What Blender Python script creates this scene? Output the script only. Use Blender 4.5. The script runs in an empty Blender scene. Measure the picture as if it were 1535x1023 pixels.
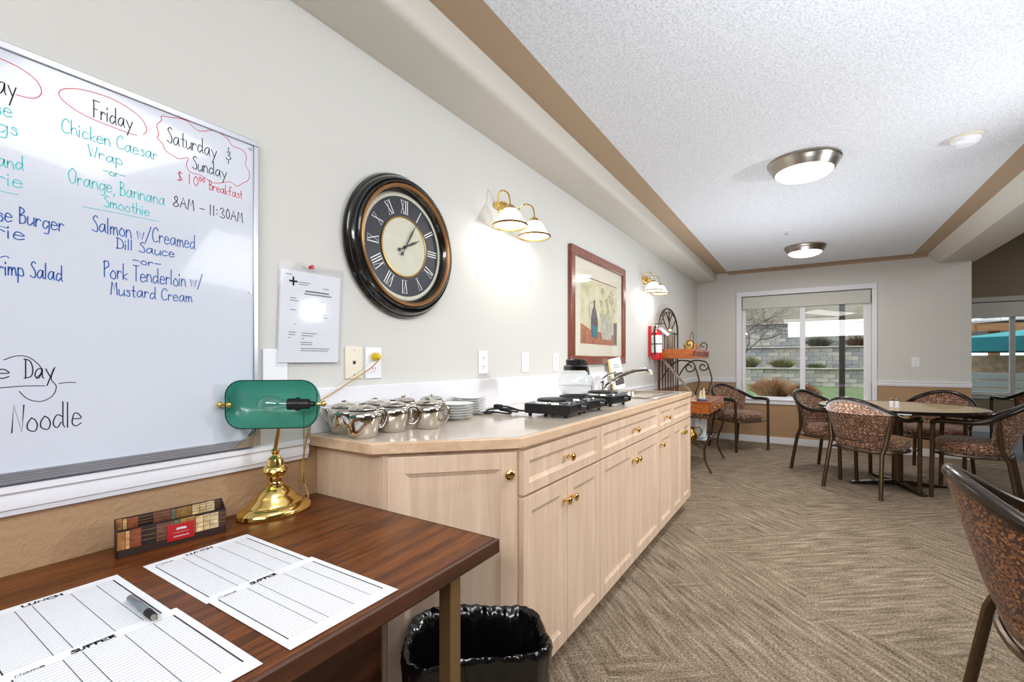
import bpy, bmesh, math, random
from mathutils import Vector, Matrix
random.seed(7)
PI = math.pi
S = bpy.context.scene
COL = S.collection

# ------------------------------------------------------------------ camera
YAW = math.radians(32.61)
cam_d = bpy.data.cameras.new('camera')
cam_d.sensor_width = 36.0
cam_d.lens = 690.0 / 1535.0 * 36.0
cam_d.shift_y = 29.0 / 1535.0
cam_d.clip_start = 0.02
cam_d.clip_end = 200
cam = bpy.data.objects.new('camera', cam_d)
cam.location = (0, 0, 1.16)
cam.rotation_euler = (PI / 2, 0, YAW)
COL.objects.link(cam)
S.camera = cam

# ------------------------------------------------------------------ world (overcast daylight)
W = bpy.data.worlds.new('overcast_sky')
S.world = W
W.use_nodes = True
bg = W.node_tree.nodes['Background']
bg.inputs['Color'].default_value = (0.86, 0.93, 1.0, 1)
bg.inputs['Strength'].default_value = 2.3

S.view_settings.view_transform = 'Standard'
S.view_settings.look = 'None'
S.view_settings.exposure = 0.0
S.view_settings.gamma = 1.0
S.view_settings.use_curve_mapping = False

def area_light(name, loc, target, size, power, color=(1, 1, 1), size_y=None, spread=180):
    l = bpy.data.lights.new(name, 'AREA')
    l.energy = power
    l.color = color
    l.size = size
    if size_y:
        l.shape = 'RECTANGLE'; l.size_y = size_y
    l.spread = math.radians(spread)
    o = bpy.data.objects.new(name, l)
    o.location = loc
    v = Vector(target) - Vector(loc)
    o.rotation_euler = v.to_track_quat('-Z', 'Y').to_euler()
    COL.objects.link(o)
    return o

# photographer's flashes, room lamps outside the frame, and added fill lights
area_light('flash_light_right', (1.75, 3.05, 1.70), (-1.4, 2.6, 1.5), 0.16, 20, (0.90, 0.945, 1.0), spread=125)
area_light('bounce_flash_light', (0.7, -1.1, 2.08), (-0.2, 3.2, 1.6), 2.4, 44, (0.94, 0.97, 1.0), size_y=0.45)
area_light('room_lamp_near', (0.45, 0.8, 2.36), (0.2, 0.9, 0), 0.9, 14, (1.0, 0.98, 0.97))
area_light('room_lamp_behind', (0.1, -2.0, 2.38), (0.1, -1.9, 0), 1.4, 28, (1.0, 0.98, 0.97))
area_light('dining_area_fill', (3.6, 3.6, 2.9), (1.2, 4.8, 0.8), 1.8, 50, (0.98, 0.98, 1.0))  # added fill that brightens the back wall, no fixture behind it
area_light('ceiling_fill_light', (0.75, 1.2, 1.25), (0.751, 1.21, 2.44), 0.8, 25, (0.84, 0.92, 1.0), spread=150)  # added fill pointing straight up to brighten the near ceiling
area_light('ceiling_fill_light', (0.05, 4.7, 0.70), (0.051, 4.71, 2.44), 1.3, 23, (0.84, 0.92, 1.0), spread=150)  # second added fill, in mid-room, for the far ceiling and back wall
area_light('further_room_fill', (4.2, 8.6, 3.1), (4.2, 8.7, 0), 1.2, 26, (1.0, 0.97, 0.92))  # added fill to lift the dark further room

# ------------------------------------------------------------------ materials
def new_mat(name):
    m = bpy.data.materials.new(name)
    m.use_nodes = True
    nt = m.node_tree
    b = nt.nodes['Principled BSDF']
    return m, nt, b

def N(nt, t, **k):
    n = nt.nodes.new(t)
    for a, v in k.items():
        setattr(n, a, v)
    return n

def rgb(r, g, b):
    def f(c):
        c /= 255.0
        return c / 12.92 if c <= 0.04045 else ((c + 0.055) / 1.055) ** 2.4
    return (f(r), f(g), f(b), 1)

def simple(name, col, rough=0.5, metal=0.0, spec=0.5, var=0.0, vscale=8.0, bump=0.0, bscale=60.0,
           trans=0.0, ior=1.45, coat=0.0, coord='Object', stretch=(1, 1, 1), emis=None, estr=0.0, alpha=1.0, detail=4.0):
    m, nt, b = new_mat(name)
    b.inputs['Base Color'].default_value = col
    b.inputs['Roughness'].default_value = rough
    b.inputs['Metallic'].default_value = metal
    b.inputs['Specular IOR Level'].default_value = spec
    b.inputs['Transmission Weight'].default_value = trans
    b.inputs['IOR'].default_value = ior
    b.inputs['Coat Weight'].default_value = coat
    b.inputs['Alpha'].default_value = alpha
    if emis:
        b.inputs['Emission Color'].default_value = emis
        b.inputs['Emission Strength'].default_value = estr
    if var > 0 or bump > 0:
        tc = N(nt, 'ShaderNodeTexCoord')
        mp = N(nt, 'ShaderNodeMapping')
        mp.inputs['Scale'].default_value = stretch
        nt.links.new(tc.outputs[coord], mp.inputs['Vector'])
    if var > 0:
        n = N(nt, 'ShaderNodeTexNoise'); n.inputs['Scale'].default_value = vscale; n.inputs['Detail'].default_value = detail
        nt.links.new(mp.outputs[0], n.inputs['Vector'])
        r = N(nt, 'ShaderNodeMapRange')
        r.inputs['From Min'].default_value = 0.3; r.inputs['From Max'].default_value = 0.7
        r.inputs['To Min'].default_value = 1 - var; r.inputs['To Max'].default_value = 1 + var
        nt.links.new(n.outputs['Fac'], r.inputs['Value'])
        v = N(nt, 'ShaderNodeVectorMath', operation='SCALE')
        v.inputs[0].default_value = col[:3]
        nt.links.new(r.outputs[0], v.inputs['Scale'])
        nt.links.new(v.outputs[0], b.inputs['Base Color'])
    if bump > 0:
        n2 = N(nt, 'ShaderNodeTexNoise'); n2.inputs['Scale'].default_value = bscale; n2.inputs['Detail'].default_value = 3
        nt.links.new(mp.outputs[0], n2.inputs['Vector'])
        bp = N(nt, 'ShaderNodeBump'); bp.inputs['Strength'].default_value = bump; bp.inputs['Distance'].default_value = 0.01
        nt.links.new(n2.outputs['Fac'], bp.inputs['Height'])
        nt.links.new(bp.outputs[0], b.inputs['Normal'])
    return m

def wood(name, c1, c2, axis='Z', scale=3.0, rough=0.4, fine=0.35, ring=0.0, coat=0.0):
    m, nt, b = new_mat(name)
    b.inputs['Roughness'].default_value = rough
    b.inputs['Coat Weight'].default_value = coat
    b.inputs['Coat Roughness'].default_value = 0.15
    tc = N(nt, 'ShaderNodeTexCoord'); mp = N(nt, 'ShaderNodeMapping')
    s = {'X': (0.08, 1, 1), 'Y': (1, 0.08, 1), 'Z': (1, 1, 0.06)}[axis]
    mp.inputs['Scale'].default_value = s
    nt.links.new(tc.outputs['Object'], mp.inputs['Vector'])
    n = N(nt, 'ShaderNodeTexNoise'); n.inputs['Scale'].default_value = scale * 12; n.inputs['Detail'].default_value = 6; n.inputs['Distortion'].default_value = 0.6
    nt.links.new(mp.outputs[0], n.inputs['Vector'])
    n3 = N(nt, 'ShaderNodeTexNoise'); n3.inputs['Scale'].default_value = scale * 70; n3.inputs['Detail'].default_value = 3
    nt.links.new(mp.outputs[0], n3.inputs['Vector'])
    mx = N(nt, 'ShaderNodeMath', operation='MULTIPLY_ADD')
    nt.links.new(n3.outputs['Fac'], mx.inputs[0]); mx.inputs[1].default_value = fine
    nt.links.new(n.outputs['Fac'], mx.inputs[2])
    cr = N(nt, 'ShaderNodeValToRGB')
    cr.color_ramp.elements[0].position = 0.35 + fine * 0.5; cr.color_ramp.elements[0].color = c2
    cr.color_ramp.elements[1].position = 0.68 + fine * 0.5; cr.color_ramp.elements[1].color = c1
    nt.links.new(mx.outputs[0], cr.inputs[0])
    nt.links.new(cr.outputs[0], b.inputs['Base Color'])
    return m

M = {}
def two_tone(name, top, low, split=0.875):
    m, nt, b = new_mat(name)
    b.inputs['Roughness'].default_value = 0.75
    tc = N(nt, 'ShaderNodeTexCoord'); sp = N(nt, 'ShaderNodeSeparateXYZ')
    nt.links.new(tc.outputs['Object'], sp.inputs[0])
    gt = N(nt, 'ShaderNodeMath', operation='GREATER_THAN'); gt.inputs[1].default_value = split
    nt.links.new(sp.outputs['Z'], gt.inputs[0])
    mx = N(nt, 'ShaderNodeMix', data_type='RGBA')
    mx.inputs[6].default_value = low; mx.inputs[7].default_value = top
    nt.links.new(gt.outputs[0], mx.inputs[0]); nt.links.new(mx.outputs[2], b.inputs['Base Color'])
    n = N(nt, 'ShaderNodeTexNoise'); n.inputs['Scale'].default_value = 75; n.inputs['Detail'].default_value = 4
    nt.links.new(tc.outputs['Object'], n.inputs['Vector'])
    st = N(nt, 'ShaderNodeMapRange'); st.inputs['To Min'].default_value = 0.45; st.inputs['To Max'].default_value = 0.04
    nt.links.new(gt.outputs[0], st.inputs['Value'])
    bp = N(nt, 'ShaderNodeBump'); bp.inputs['Distance'].default_value = 0.008
    nt.links.new(st.outputs[0], bp.inputs['Strength']); nt.links.new(n.outputs['Fac'], bp.inputs['Height'])
    nt.links.new(bp.outputs[0], b.inputs['Normal'])
    return m
M['wall'] = two_tone('cream_and_tan_wall_paint', rgb(212, 211, 206), rgb(176, 142, 108))
M['soffit'] = simple('soffit_paint', rgb(208, 203, 193), 0.8, bump=0.04, bscale=60)
M['tan'] = simple('tan_band_paint', rgb(176, 152, 126), 0.8, bump=0.04, bscale=60)
M['taupe'] = simple('shade_darkened_taupe', rgb(140, 126, 104), 0.8, bump=0.04)  # wall that gets little light; its shade is put into the colour
M['white'] = simple('white_trim_paint', rgb(235, 235, 240), 0.45)
M['whitepl'] = simple('white_plastic', rgb(240, 240, 244), 0.35)
M['creampl'] = simple('cream_plastic', rgb(232, 224, 204), 0.35)
M['black'] = simple('black_plastic', rgb(22, 22, 24), 0.35)
M['blackgl'] = simple('black_lacquer', rgb(14, 12, 12), 0.16, coat=0.8)
M['rubber'] = simple('black_rubber', rgb(18, 18, 20), 0.6)
M['brass'] = simple('polished_brass', rgb(232, 198, 118), 0.13, 1.0)
M['oldbrass'] = simple('antique_brass_rim', rgb(150, 112, 52), 0.3, 0.9)
M['steel'] = simple('stainless_steel', rgb(205, 200, 192), 0.10, 1.0, var=0.05, vscale=20)
M['chrome'] = simple('chrome', rgb(225, 228, 232), 0.06, 1.0)
M['nickel'] = simple('brushed_nickel', rgb(176, 170, 160), 0.28, 1.0)
M['bronze'] = simple('bronze_tube_paint', rgb(92, 76, 58), 0.30, 0.7, var=0.12, vscale=30)
M['darkrail'] = simple('dark_bronze_rail', rgb(52, 44, 38), 0.25, 0.6, coat=0.4)
M['iron'] = simple('wrought_iron', rgb(86, 66, 52), 0.42, 0.7, var=0.25, vscale=40)
M['alu'] = simple('anodised_aluminium', rgb(188, 190, 198), 0.32, 0.85)
M['board'] = simple('whiteboard_surface', rgb(212, 217, 228), 0.12, coat=0.5)
M['ink_black'] = simple('black_marker_ink', rgb(26, 26, 34), 0.5)
M['ink_teal'] = simple('teal_marker_ink', rgb(64, 200, 202), 0.5)
M['ink_blue'] = simple('blue_marker_ink', rgb(18, 84, 170), 0.5)
M['ink_red'] = simple('red_marker_ink', rgb(222, 72, 78), 0.5)
M['print'] = simple('grey_print', rgb(120, 120, 128), 0.7)
M['printdk'] = simple('black_print', rgb(34, 34, 40), 0.7)
M['paper'] = simple('white_paper', rgb(236, 238, 242), 0.7)
M['laminate'] = simple('speckled_beige_laminate', rgb(214, 202, 186), 0.14, var=0.05, vscale=180, coat=0.3)
M['maple'] = wood('pickled_maple', rgb(231, 205, 181), rgb(216, 186, 159), 'Z', 2.2, 0.42, 0.3)
M['maple_h'] = wood('pickled_maple_horizontal', rgb(226, 196, 164), rgb(206, 170, 136), 'Y', 2.0, 0.40, 0.3)
M['walnut'] = wood('walnut_desk_laminate', rgb(122, 68, 28), rgb(74, 36, 12), 'Y', 3.4, 0.36, 0.55, coat=0.08)
M['walnut'].node_tree.nodes['Principled BSDF'].inputs['Specular IOR Level'].default_value = 0.25
M['walnut_d'] = wood('dark_walnut_panel', rgb(88, 50, 28), rgb(58, 30, 16), 'Y', 2.2, 0.4, 0.4)
M['orangewood'] = wood('orange_pine', rgb(192, 104, 42), rgb(152, 76, 26), 'Y', 3, 0.35, 0.3, coat=0.4)
M['cherry'] = wood('cherry_frame_wood', rgb(140, 72, 46), rgb(108, 48, 30), 'Z', 3, 0.3, 0.3, coat=0.4)
M['red'] = simple('red_enamel', rgb(196, 20, 28), 0.22, coat=0.6)
M['gold'] = simple('antique_gold_paint', rgb(176, 128, 84), 0.36, 0.7)
M['copper'] = simple('bronze_pitcher_metal', rgb(168, 128, 52), 0.2, 1.0)
M['bulb_glass'] = simple('clear_bulb_glass', (1, 1, 1, 1), 0.02, trans=1.0, ior=1.3)
M['porcelain'] = simple('white_porcelain', rgb(240, 240, 238), 0.12, coat=0.6)
M['tabletop'] = simple('golden_table_laminate', rgb(172, 144, 94), 0.24, var=0.06, vscale=14, coat=0.15)
M['bulb'] = simple('lit_bulb', (1, 1, 1, 1), 0.5, emis=(1, 0.93, 0.82, 1), estr=14)
M['lampglass'] = simple('lit_frosted_glass', (1, 1, 1, 1), 0.4, emis=(1, 0.97, 0.93, 1), estr=6.5)
M['shadeglass'] = simple('frosted_shade_glass', (1, 1, 1, 1), 0.4, emis=(1, 0.95, 0.88, 1), estr=0.9)

def glass_mat(name, tint=(1, 1, 1, 1), refl=0.08, rough=0.0):
    m, nt, b = new_mat(name)
    nt.nodes.remove(b)
    out = nt.nodes['Material Output']
    t = N(nt, 'ShaderNodeBsdfTransparent'); t.inputs[0].default_value = tint
    g = N(nt, 'ShaderNodeBsdfGlossy'); g.inputs['Roughness'].default_value = rough
    f = N(nt, 'ShaderNodeFresnel'); f.inputs[0].default_value = 1.45
    ma = N(nt, 'ShaderNodeMath', operation='ADD'); ma.inputs[1].default_value = refl
    mx = N(nt, 'ShaderNodeMixShader')
    ge = N(nt, 'ShaderNodeNewGeometry'); iv = N(nt, 'ShaderNodeMath', operation='SUBTRACT'); iv.inputs[0].default_value = 1.0
    nt.links.new(ge.outputs['Backfacing'], iv.inputs[1]); ml = N(nt, 'ShaderNodeMath', operation='MULTIPLY')
    nt.links.new(f.outputs[0], ma.inputs[0]); nt.links.new(ma.outputs[0], ml.inputs[0]); nt.links.new(iv.outputs[0], ml.inputs[1])
    nt.links.new(ml.outputs[0], mx.inputs[0])
    nt.links.new(t.outputs[0], mx.inputs[1]); nt.links.new(g.outputs[0], mx.inputs[2])
    nt.links.new(mx.outputs[0], out.inputs[0])
    return m
M['pane'] = glass_mat('window_glass', (0.93, 0.95, 0.95, 1), 0.05)
M['picglass'] = glass_mat('picture_glass', (1, 1, 1, 1), 0.03)
M['sleeve'] = glass_mat('clear_plastic_sleeve', (0.97, 0.97, 0.98, 1), 0.0, 0.05)
M['carafe'] = glass_mat('carafe_glass', (0.93, 0.95, 0.94, 1), 0.10)

def green_glass():
    m, nt, b = new_mat('green_lamp_glass')
    b.inputs['Base Color'].default_value = rgb(104, 178, 162)
    b.inputs['Roughness'].default_value = 0.3
    b.inputs['Coat Weight'].default_value = 1.0
    out = nt.nodes['Material Output']
    t = N(nt, 'ShaderNodeBsdfTranslucent'); t.inputs[0].default_value = rgb(150, 222, 208)
    mx = N(nt, 'ShaderNodeMixShader'); mx.inputs[0].default_value = 0.5
    tr = N(nt, 'ShaderNodeBsdfTransparent'); tr.inputs[0].default_value = rgb(120, 210, 190)
    mx2 = N(nt, 'ShaderNodeMixShader'); mx2.inputs[0].default_value = 0.18
    nt.links.new(b.outputs[0], mx.inputs[1]); nt.links.new(t.outputs[0], mx.inputs[2])
    nt.links.new(mx.outputs[0], mx2.inputs[1]); nt.links.new(tr.outputs[0], mx2.inputs[2])
    nt.links.new(mx2.outputs[0], out.inputs[0])
    return m
M['green'] = green_glass()

def popcorn():
    m, nt, b = new_mat('popcorn_ceiling')
    b.inputs['Base Color'].default_value = rgb(226, 228, 233)
    b.inputs['Roughness'].default_value = 0.95
    tc = N(nt, 'ShaderNodeTexCoord')
    n = N(nt, 'ShaderNodeTexNoise'); n.inputs['Scale'].default_value = 95; n.inputs['Detail'].default_value = 3; n.inputs['Roughness'].default_value = 0.65
    nt.links.new(tc.outputs['Object'], n.inputs['Vector'])
    cr = N(nt, 'ShaderNodeValToRGB')
    cr.color_ramp.elements[0].position = 0.38; cr.color_ramp.elements[0].color = rgb(214, 215, 220)
    cr.color_ramp.elements[1].position = 0.56; cr.color_ramp.elements[1].color = rgb(234, 236, 241)
    nt.links.new(n.outputs['Fac'], cr.inputs[0]); nt.links.new(cr.outputs[0], b.inputs['Base Color'])
    bp = N(nt, 'ShaderNodeBump'); bp.inputs['Strength'].default_value = 0.55; bp.inputs['Distance'].default_value = 0.010
    nt.links.new(n.outputs['Fac'], bp.inputs['Height']); nt.links.new(bp.outputs[0], b.inputs['Normal'])
    return m
M['ceiling'] = popcorn()

def carpet():
    m, nt, b = new_mat('patterned_carpet_tiles')
    b.inputs['Roughness'].default_value = 0.95
    b.inputs['Specular IOR Level'].default_value = 0.1
    L = nt.links.new
    tc = N(nt, 'ShaderNodeTexCoord')
    wp = N(nt, 'ShaderNodeTexNoise'); wp.inputs['Scale'].default_value = 2.2; wp.inputs['Detail'].default_value = 1
    L(tc.outputs['Object'], wp.inputs['Vector'])
    def streaks(angle, sx, sy, seed):
        r = N(nt, 'ShaderNodeMapping'); r.inputs['Rotation'].default_value = (0, 0, angle); r.inputs['Location'].default_value = (seed, seed*0.7, 0)
        L(tc.outputs['Object'], r.inputs['Vector'])
        r2 = N(nt, 'ShaderNodeMapping'); r2.inputs['Scale'].default_value = (sx, sy, 1); L(r.outputs[0], r2.inputs['Vector'])
        n = N(nt, 'ShaderNodeTexNoise'); n.inputs['Scale'].default_value = 1.0; n.inputs['Detail'].default_value = 3.5; n.inputs['Roughness'].default_value = 0.62
        L(r2.outputs[0], n.inputs['Vector'])
        return n.outputs['Fac']
    A = streaks(math.radians(45), 4.5, 40, 3.1)
    B = streaks(math.radians(-40), 4.5, 40, 7.7)
    # the two streak directions take turns over squares laid askew
    ck = N(nt, 'ShaderNodeMapping'); ck.inputs['Rotation'].default_value = (0, 0, 0); ck.inputs['Scale'].default_value = (1/0.61, 1/0.61, 1)
    L(tc.outputs['Object'], ck.inputs['Vector'])
    fl = N(nt, 'ShaderNodeVectorMath', operation='FLOOR'); L(ck.outputs[0], fl.inputs[0])
    wn = N(nt, 'ShaderNodeTexWhiteNoise', noise_dimensions='3D'); L(fl.outputs[0], wn.inputs['Vector'])
    ad = N(nt, 'ShaderNodeMath', operation='MULTIPLY_ADD'); ad.inputs[1].default_value = 2.2; L(wp.outputs['Fac'], ad.inputs[0]); L(wn.outputs['Value'], ad.inputs[2])
    mr = N(nt, 'ShaderNodeMapRange'); mr.inputs['From Min'].default_value = 1.35; mr.inputs['From Max'].default_value = 1.85
    L(ad.outputs[0], mr.inputs['Value'])
    mx = N(nt, 'ShaderNodeMix', data_type='FLOAT'); L(mr.outputs[0], mx.inputs[0]); L(A, mx.inputs[2]); L(B, mx.inputs[3])
    n4 = N(nt, 'ShaderNodeTexNoise'); n4.inputs['Scale'].default_value = 120; n4.inputs['Detail'].default_value = 2
    L(tc.outputs['Object'], n4.inputs['Vector'])
    a2 = N(nt, 'ShaderNodeMath', operation='MULTIPLY_ADD'); a2.inputs[1].default_value = 0.9; L(n4.outputs['Fac'], a2.inputs[0]); L(mx.outputs[0], a2.inputs[2])
    cr = N(nt, 'ShaderNodeValToRGB')
    e = cr.color_ramp.elements
    e[0].position = 0.34; e[0].color = rgb(76, 64, 52)
    e[1].position = 0.66; e[1].color = rgb(184, 170, 150)
    k = e.new(0.50); k.color = rgb(134, 119, 100)
    rs = N(nt, 'ShaderNodeMath', operation='MULTIPLY'); rs.inputs[1].default_value = 1/1.9; L(a2.outputs[0], rs.inputs[0])
    L(rs.outputs[0], cr.inputs[0]); L(cr.outputs[0], b.inputs['Base Color'])
    bp = N(nt, 'ShaderNodeBump'); bp.inputs['Strength'].default_value = 0.4; bp.inputs['Distance'].default_value = 0.005
    L(n4.outputs['Fac'], bp.inputs['Height']); L(bp.outputs[0], b.inputs['Normal'])
    return m
M['carpet'] = carpet()

def fabric(name, base, light, dark, scale=26):
    m, nt, b = new_mat(name)
    b.inputs['Roughness'].default_value = 0.85
    b.inputs['Sheen Weight'].default_value = 0.2
    L = nt.links.new
    tc = N(nt, 'ShaderNodeTexCoord')
    v = N(nt, 'ShaderNodeTexVoronoi'); v.inputs['Scale'].default_value = scale; v.inputs['Randomness'].default_value = 0.35
    L(tc.outputs['Object'], v.inputs['Vector'])
    v2 = N(nt, 'ShaderNodeTexVoronoi'); v2.inputs['Scale'].default_value = scale * 3.3
    L(tc.outputs['Object'], v2.inputs['Vector'])
    # blossoms: small dots gathered near the cell centres
    lt = N(nt, 'ShaderNodeMath', operation='LESS_THAN'); lt.inputs[1].default_value = 0.46; L(v.outputs['Distance'], lt.inputs[0])
    lt2 = N(nt, 'ShaderNodeMath', operation='LESS_THAN'); lt2.inputs[1].default_value = 0.40; L(v2.outputs['Distance'], lt2.inputs[0])
    mu = N(nt, 'ShaderNodeMath', operation='MULTIPLY'); L(lt.outputs[0], mu.inputs[0]); L(lt2.outputs[0], mu.inputs[1])
    gt = N(nt, 'ShaderNodeMath', operation='GREATER_THAN'); gt.inputs[1].default_value = 0.55; L(v2.outputs['Distance'], gt.inputs[0])
    m1 = N(nt, 'ShaderNodeMix', data_type='RGBA'); m1.inputs[6].default_value = base; m1.inputs[7].default_value = dark
    L(gt.outputs[0], m1.inputs[0])
    m2 = N(nt, 'ShaderNodeMix', data_type='RGBA'); m2.inputs[7].default_value = light
    L(mu.outputs[0], m2.inputs[0]); L(m1.outputs[2], m2.inputs[6])
    L(m2.outputs[2], b.inputs['Base Color'])
    return m
M['fabric'] = fabric('brown_blossom_fabric', rgb(134, 94, 74), rgb(200, 172, 138), rgb(80, 50, 38), 30)
M['fabric_o'] = fabric('amber_blossom_fabric', rgb(134, 86, 46), rgb(176, 122, 66), rgb(70, 38, 20), 34)

# ------------------------------------------------------------------ mesh helpers
def setmat(o, m):
    o.data.materials.append(m)

class MB:
    def __init__(s): s.bm = bmesh.new()
    def box(s, x0, x1, y0, y1, z0, z1, mat=None):
        vs = [s.bm.verts.new(p) for p in ((x0,y0,z0),(x1,y0,z0),(x1,y1,z0),(x0,y1,z0),(x0,y0,z1),(x1,y0,z1),(x1,y1,z1),(x0,y1,z1))]
        if mat is not None:
            for v in vs: v.co = mat @ v.co
        for f in ((0,3,2,1),(4,5,6,7),(0,1,5,4),(1,2,6,5),(2,3,7,6),(3,0,4,7)):
            s.bm.faces.new([vs[i] for i in f])
        return s
    def ring_faces(s, A, B):
        n = len(A)
        for i in range(n):
            s.bm.faces.new((A[i], A[(i+1) % n], B[(i+1) % n], B[i]))
    def cyl(s, p0, p1, r0, r1=None, seg=16, caps=True):
        r1 = r0 if r1 is None else r1
        p0, p1 = Vector(p0), Vector(p1)
        q = (p1 - p0).to_track_quat('Z', 'Y')
        A, B = [], []
        for i in range(seg):
            a = 2*PI*i/seg; d = Vector((math.cos(a), math.sin(a), 0))
            A.append(s.bm.verts.new(p0 + q @ (d*r0))); B.append(s.bm.verts.new(p1 + q @ (d*r1)))
        s.ring_faces(A, B)
        if caps:
            s.bm.faces.new(A[::-1]); s.bm.faces.new(B)
        return s
    def tube(s, pts, r, seg=8, closed=False, caps=True, flat=None):
        pts = [Vector(p) for p in pts]
        n = len(pts); rings = []
        rr = r if isinstance(r, (list, tuple)) else [r]*n
        up = None
        for i in range(n):
            if closed: t = pts[(i+1) % n] - pts[i-1]
            else: t = pts[min(i+1, n-1)] - pts[max(i-1, 0)]
            if t.length < 1e-9: t = Vector((0,0,1))
            t.normalize()
            if up is None:
                up = Vector((0,0,1)) if abs(t.z) < 0.9 else Vector((1,0,0))
            u = (up - t*up.dot(t))
            if u.length < 1e-6: u = t.orthogonal()
            u.normalize(); up = u
            w = t.cross(u)
            k = flat or 1.0
            rings.append([s.bm.verts.new(pts[i] + (u*math.cos(2*PI*j/seg)*k + w*math.sin(2*PI*j/seg))*rr[i]) for j in range(seg)])
        for i in range(n-1): s.ring_faces(rings[i], rings[i+1])
        if closed: s.ring_faces(rings[-1], rings[0])
        elif caps:
            s.bm.faces.new(rings[0][::-1]); s.bm.faces.new(rings[-1])
        return s
    def lathe(s, prof, c=(0,0,0), seg=24, mat=None, sx=1, sy=1, caps=False):
        c = Vector(c); rings = []
        for r, z in prof:
            ring = []
            if r < 1e-5:
                v = s.bm.verts.new(Vector((0,0,z)) + c); ring = [v]
            else:
                for i in range(seg):
                    a = 2*PI*i/seg
                    ring.append(s.bm.verts.new(Vector((r*math.cos(a)*sx, r*math.sin(a)*sy, z)) + c))
            rings.append(ring)
        for A, B in zip(rings, rings[1:]):
            if len(A) == 1 and len(B) == 1: continue
            if len(A) == 1:
                for i in range(seg): s.bm.faces.new((A[0], B[(i+1) % seg], B[i]))
            elif len(B) == 1:
                for i in range(seg): s.bm.faces.new((A[i], A[(i+1) % seg], B[0]))
            else: s.ring_faces(A, B)
        if caps:
            if len(rings[0]) > 1: s.bm.faces.new(rings[0][::-1])
            if len(rings[-1]) > 1: s.bm.faces.new(rings[-1])
        if mat is not None:
            for ring in rings:
                for v in ring: v.co = mat @ v.co
        return s
    def prism(s, poly, z0, z1, mat=None):
        A = [s.bm.verts.new((x, y, z0)) for x, y in poly]; B = [s.bm.verts.new((x, y, z1)) for x, y in poly]
        if mat is not None:
            for v in A+B: v.co = mat @ v.co
        s.ring_faces(A, B); s.bm.faces.new(A[::-1]); s.bm.faces.new(B)
        return s
    def poly(s, pts):
        s.bm.faces.new([s.bm.verts.new(p) for p in pts]); return s
    def grid(s, rows):
        V = [[s.bm.verts.new(p) for p in r] for r in rows]
        for a, b in zip(V, V[1:]):
            for i in range(len(a)-1): s.bm.faces.new((a[i], a[i+1], b[i+1], b[i]))
        return s
    def sphere(s, c, r, seg=12, rings=8, sc=(1,1,1)):
        pr = [(r*math.sin(PI*k/rings), -r*math.cos(PI*k/rings)) for k in range(rings+1)]
        pr = [(max(a, 0) if 0 < k < rings else 0, b) for k, (a, b) in enumerate(pr)]
        m = Matrix.Translation(c) @ Matrix.Diagonal((sc[0], sc[1], sc[2], 1))
        return s.lathe(pr, seg=seg, mat=m)

def mtx(loc, rz):
    return Matrix.Translation(loc) @ Matrix.Rotation(rz, 4, 'Z')

def obj(name, mb, mat, parent=None, local=False, bevel=0.0, smooth=True, sub=0, solid=0.0, angle=35, kind=None, label=None):
    bm = mb.bm
    bmesh.ops.recalc_face_normals(bm, faces=bm.faces)
    me = bpy.data.meshes.new(name)
    bm.to_mesh(me); bm.free()
    if smooth:
        for p in me.polygons: p.use_smooth = True
        me.set_sharp_from_angle(angle=math.radians(angle))
    o = bpy.data.objects.new(name, me)
    COL.objects.link(o)
    me.materials.append(mat)
    if parent is not None:
        if not local:
            r = parent
            while r.parent: r = r.parent
            Mi = (Matrix.Translation(r.location) @ r.rotation_euler.to_matrix().to_4x4()).inverted()
            me.transform(Mi)
        o.parent = parent
    if solid:
        md = o.modifiers.new('thickness', 'SOLIDIFY'); md.thickness = solid; md.offset = 0
    if sub:
        md = o.modifiers.new('smooth', 'SUBSURF'); md.levels = sub; md.render_levels = sub
    if bevel:
        md = o.modifiers.new('bevel', 'BEVEL'); md.width = bevel; md.segments = 2; md.limit_method = 'ANGLE'
    if kind: o['kind'] = kind
    if label: o['label'] = label
    return o

def thing(name, label, cat, loc=(0,0,0), rz=0.0, group=None):
    o = bpy.data.objects.new(name, None); COL.objects.link(o)
    o.empty_display_size = 0.05
    o.location = loc; o.rotation_euler = (0, 0, rz)
    o['label'] = label; o['category'] = cat
    if group: o['group'] = group
    return o
def tag(o, label, cat, group=None):
    o['label'] = label; o['category'] = cat
    if group: o['group'] = group
    return o
def struct(name, mb, mat, label=None, parent=None, bevel=0.0, smooth=True):
    o = obj(name, mb, mat, parent, bevel=bevel, smooth=smooth)
    o['kind'] = 'structure'
    if label: o['label'] = label
    return o
def dup(root, loc, rz, label, group=None):
    r = root.copy(); COL.objects.link(r); r.location = loc; r.rotation_euler = (0, 0, rz)
    r['label'] = label
    if group: r['group'] = group
    for ch in list(root.children):
        c = ch.copy(); COL.objects.link(c); c.parent = r
        for g in list(ch.children):
            d = g.copy(); COL.objects.link(d); d.parent = c
    return r
def catmull(P, k=5):
    if len(P) < 3: return P
    out = []
    n = len(P)
    for i in range(n-1):
        p0, p1, p2, p3 = P[max(i-1,0)], P[i], P[i+1], P[min(i+2,n-1)]
        for j in range(k):
            t = j/k
            out.append(tuple(0.5*((2*b)+(c-a)*t+(2*a-5*b+4*c-d)*t*t+(-a+3*b-3*c+d)*t**3) for a,b,c,d in zip(p0,p1,p2,p3)))
    out.append(tuple(P[-1]))
    return out

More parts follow.
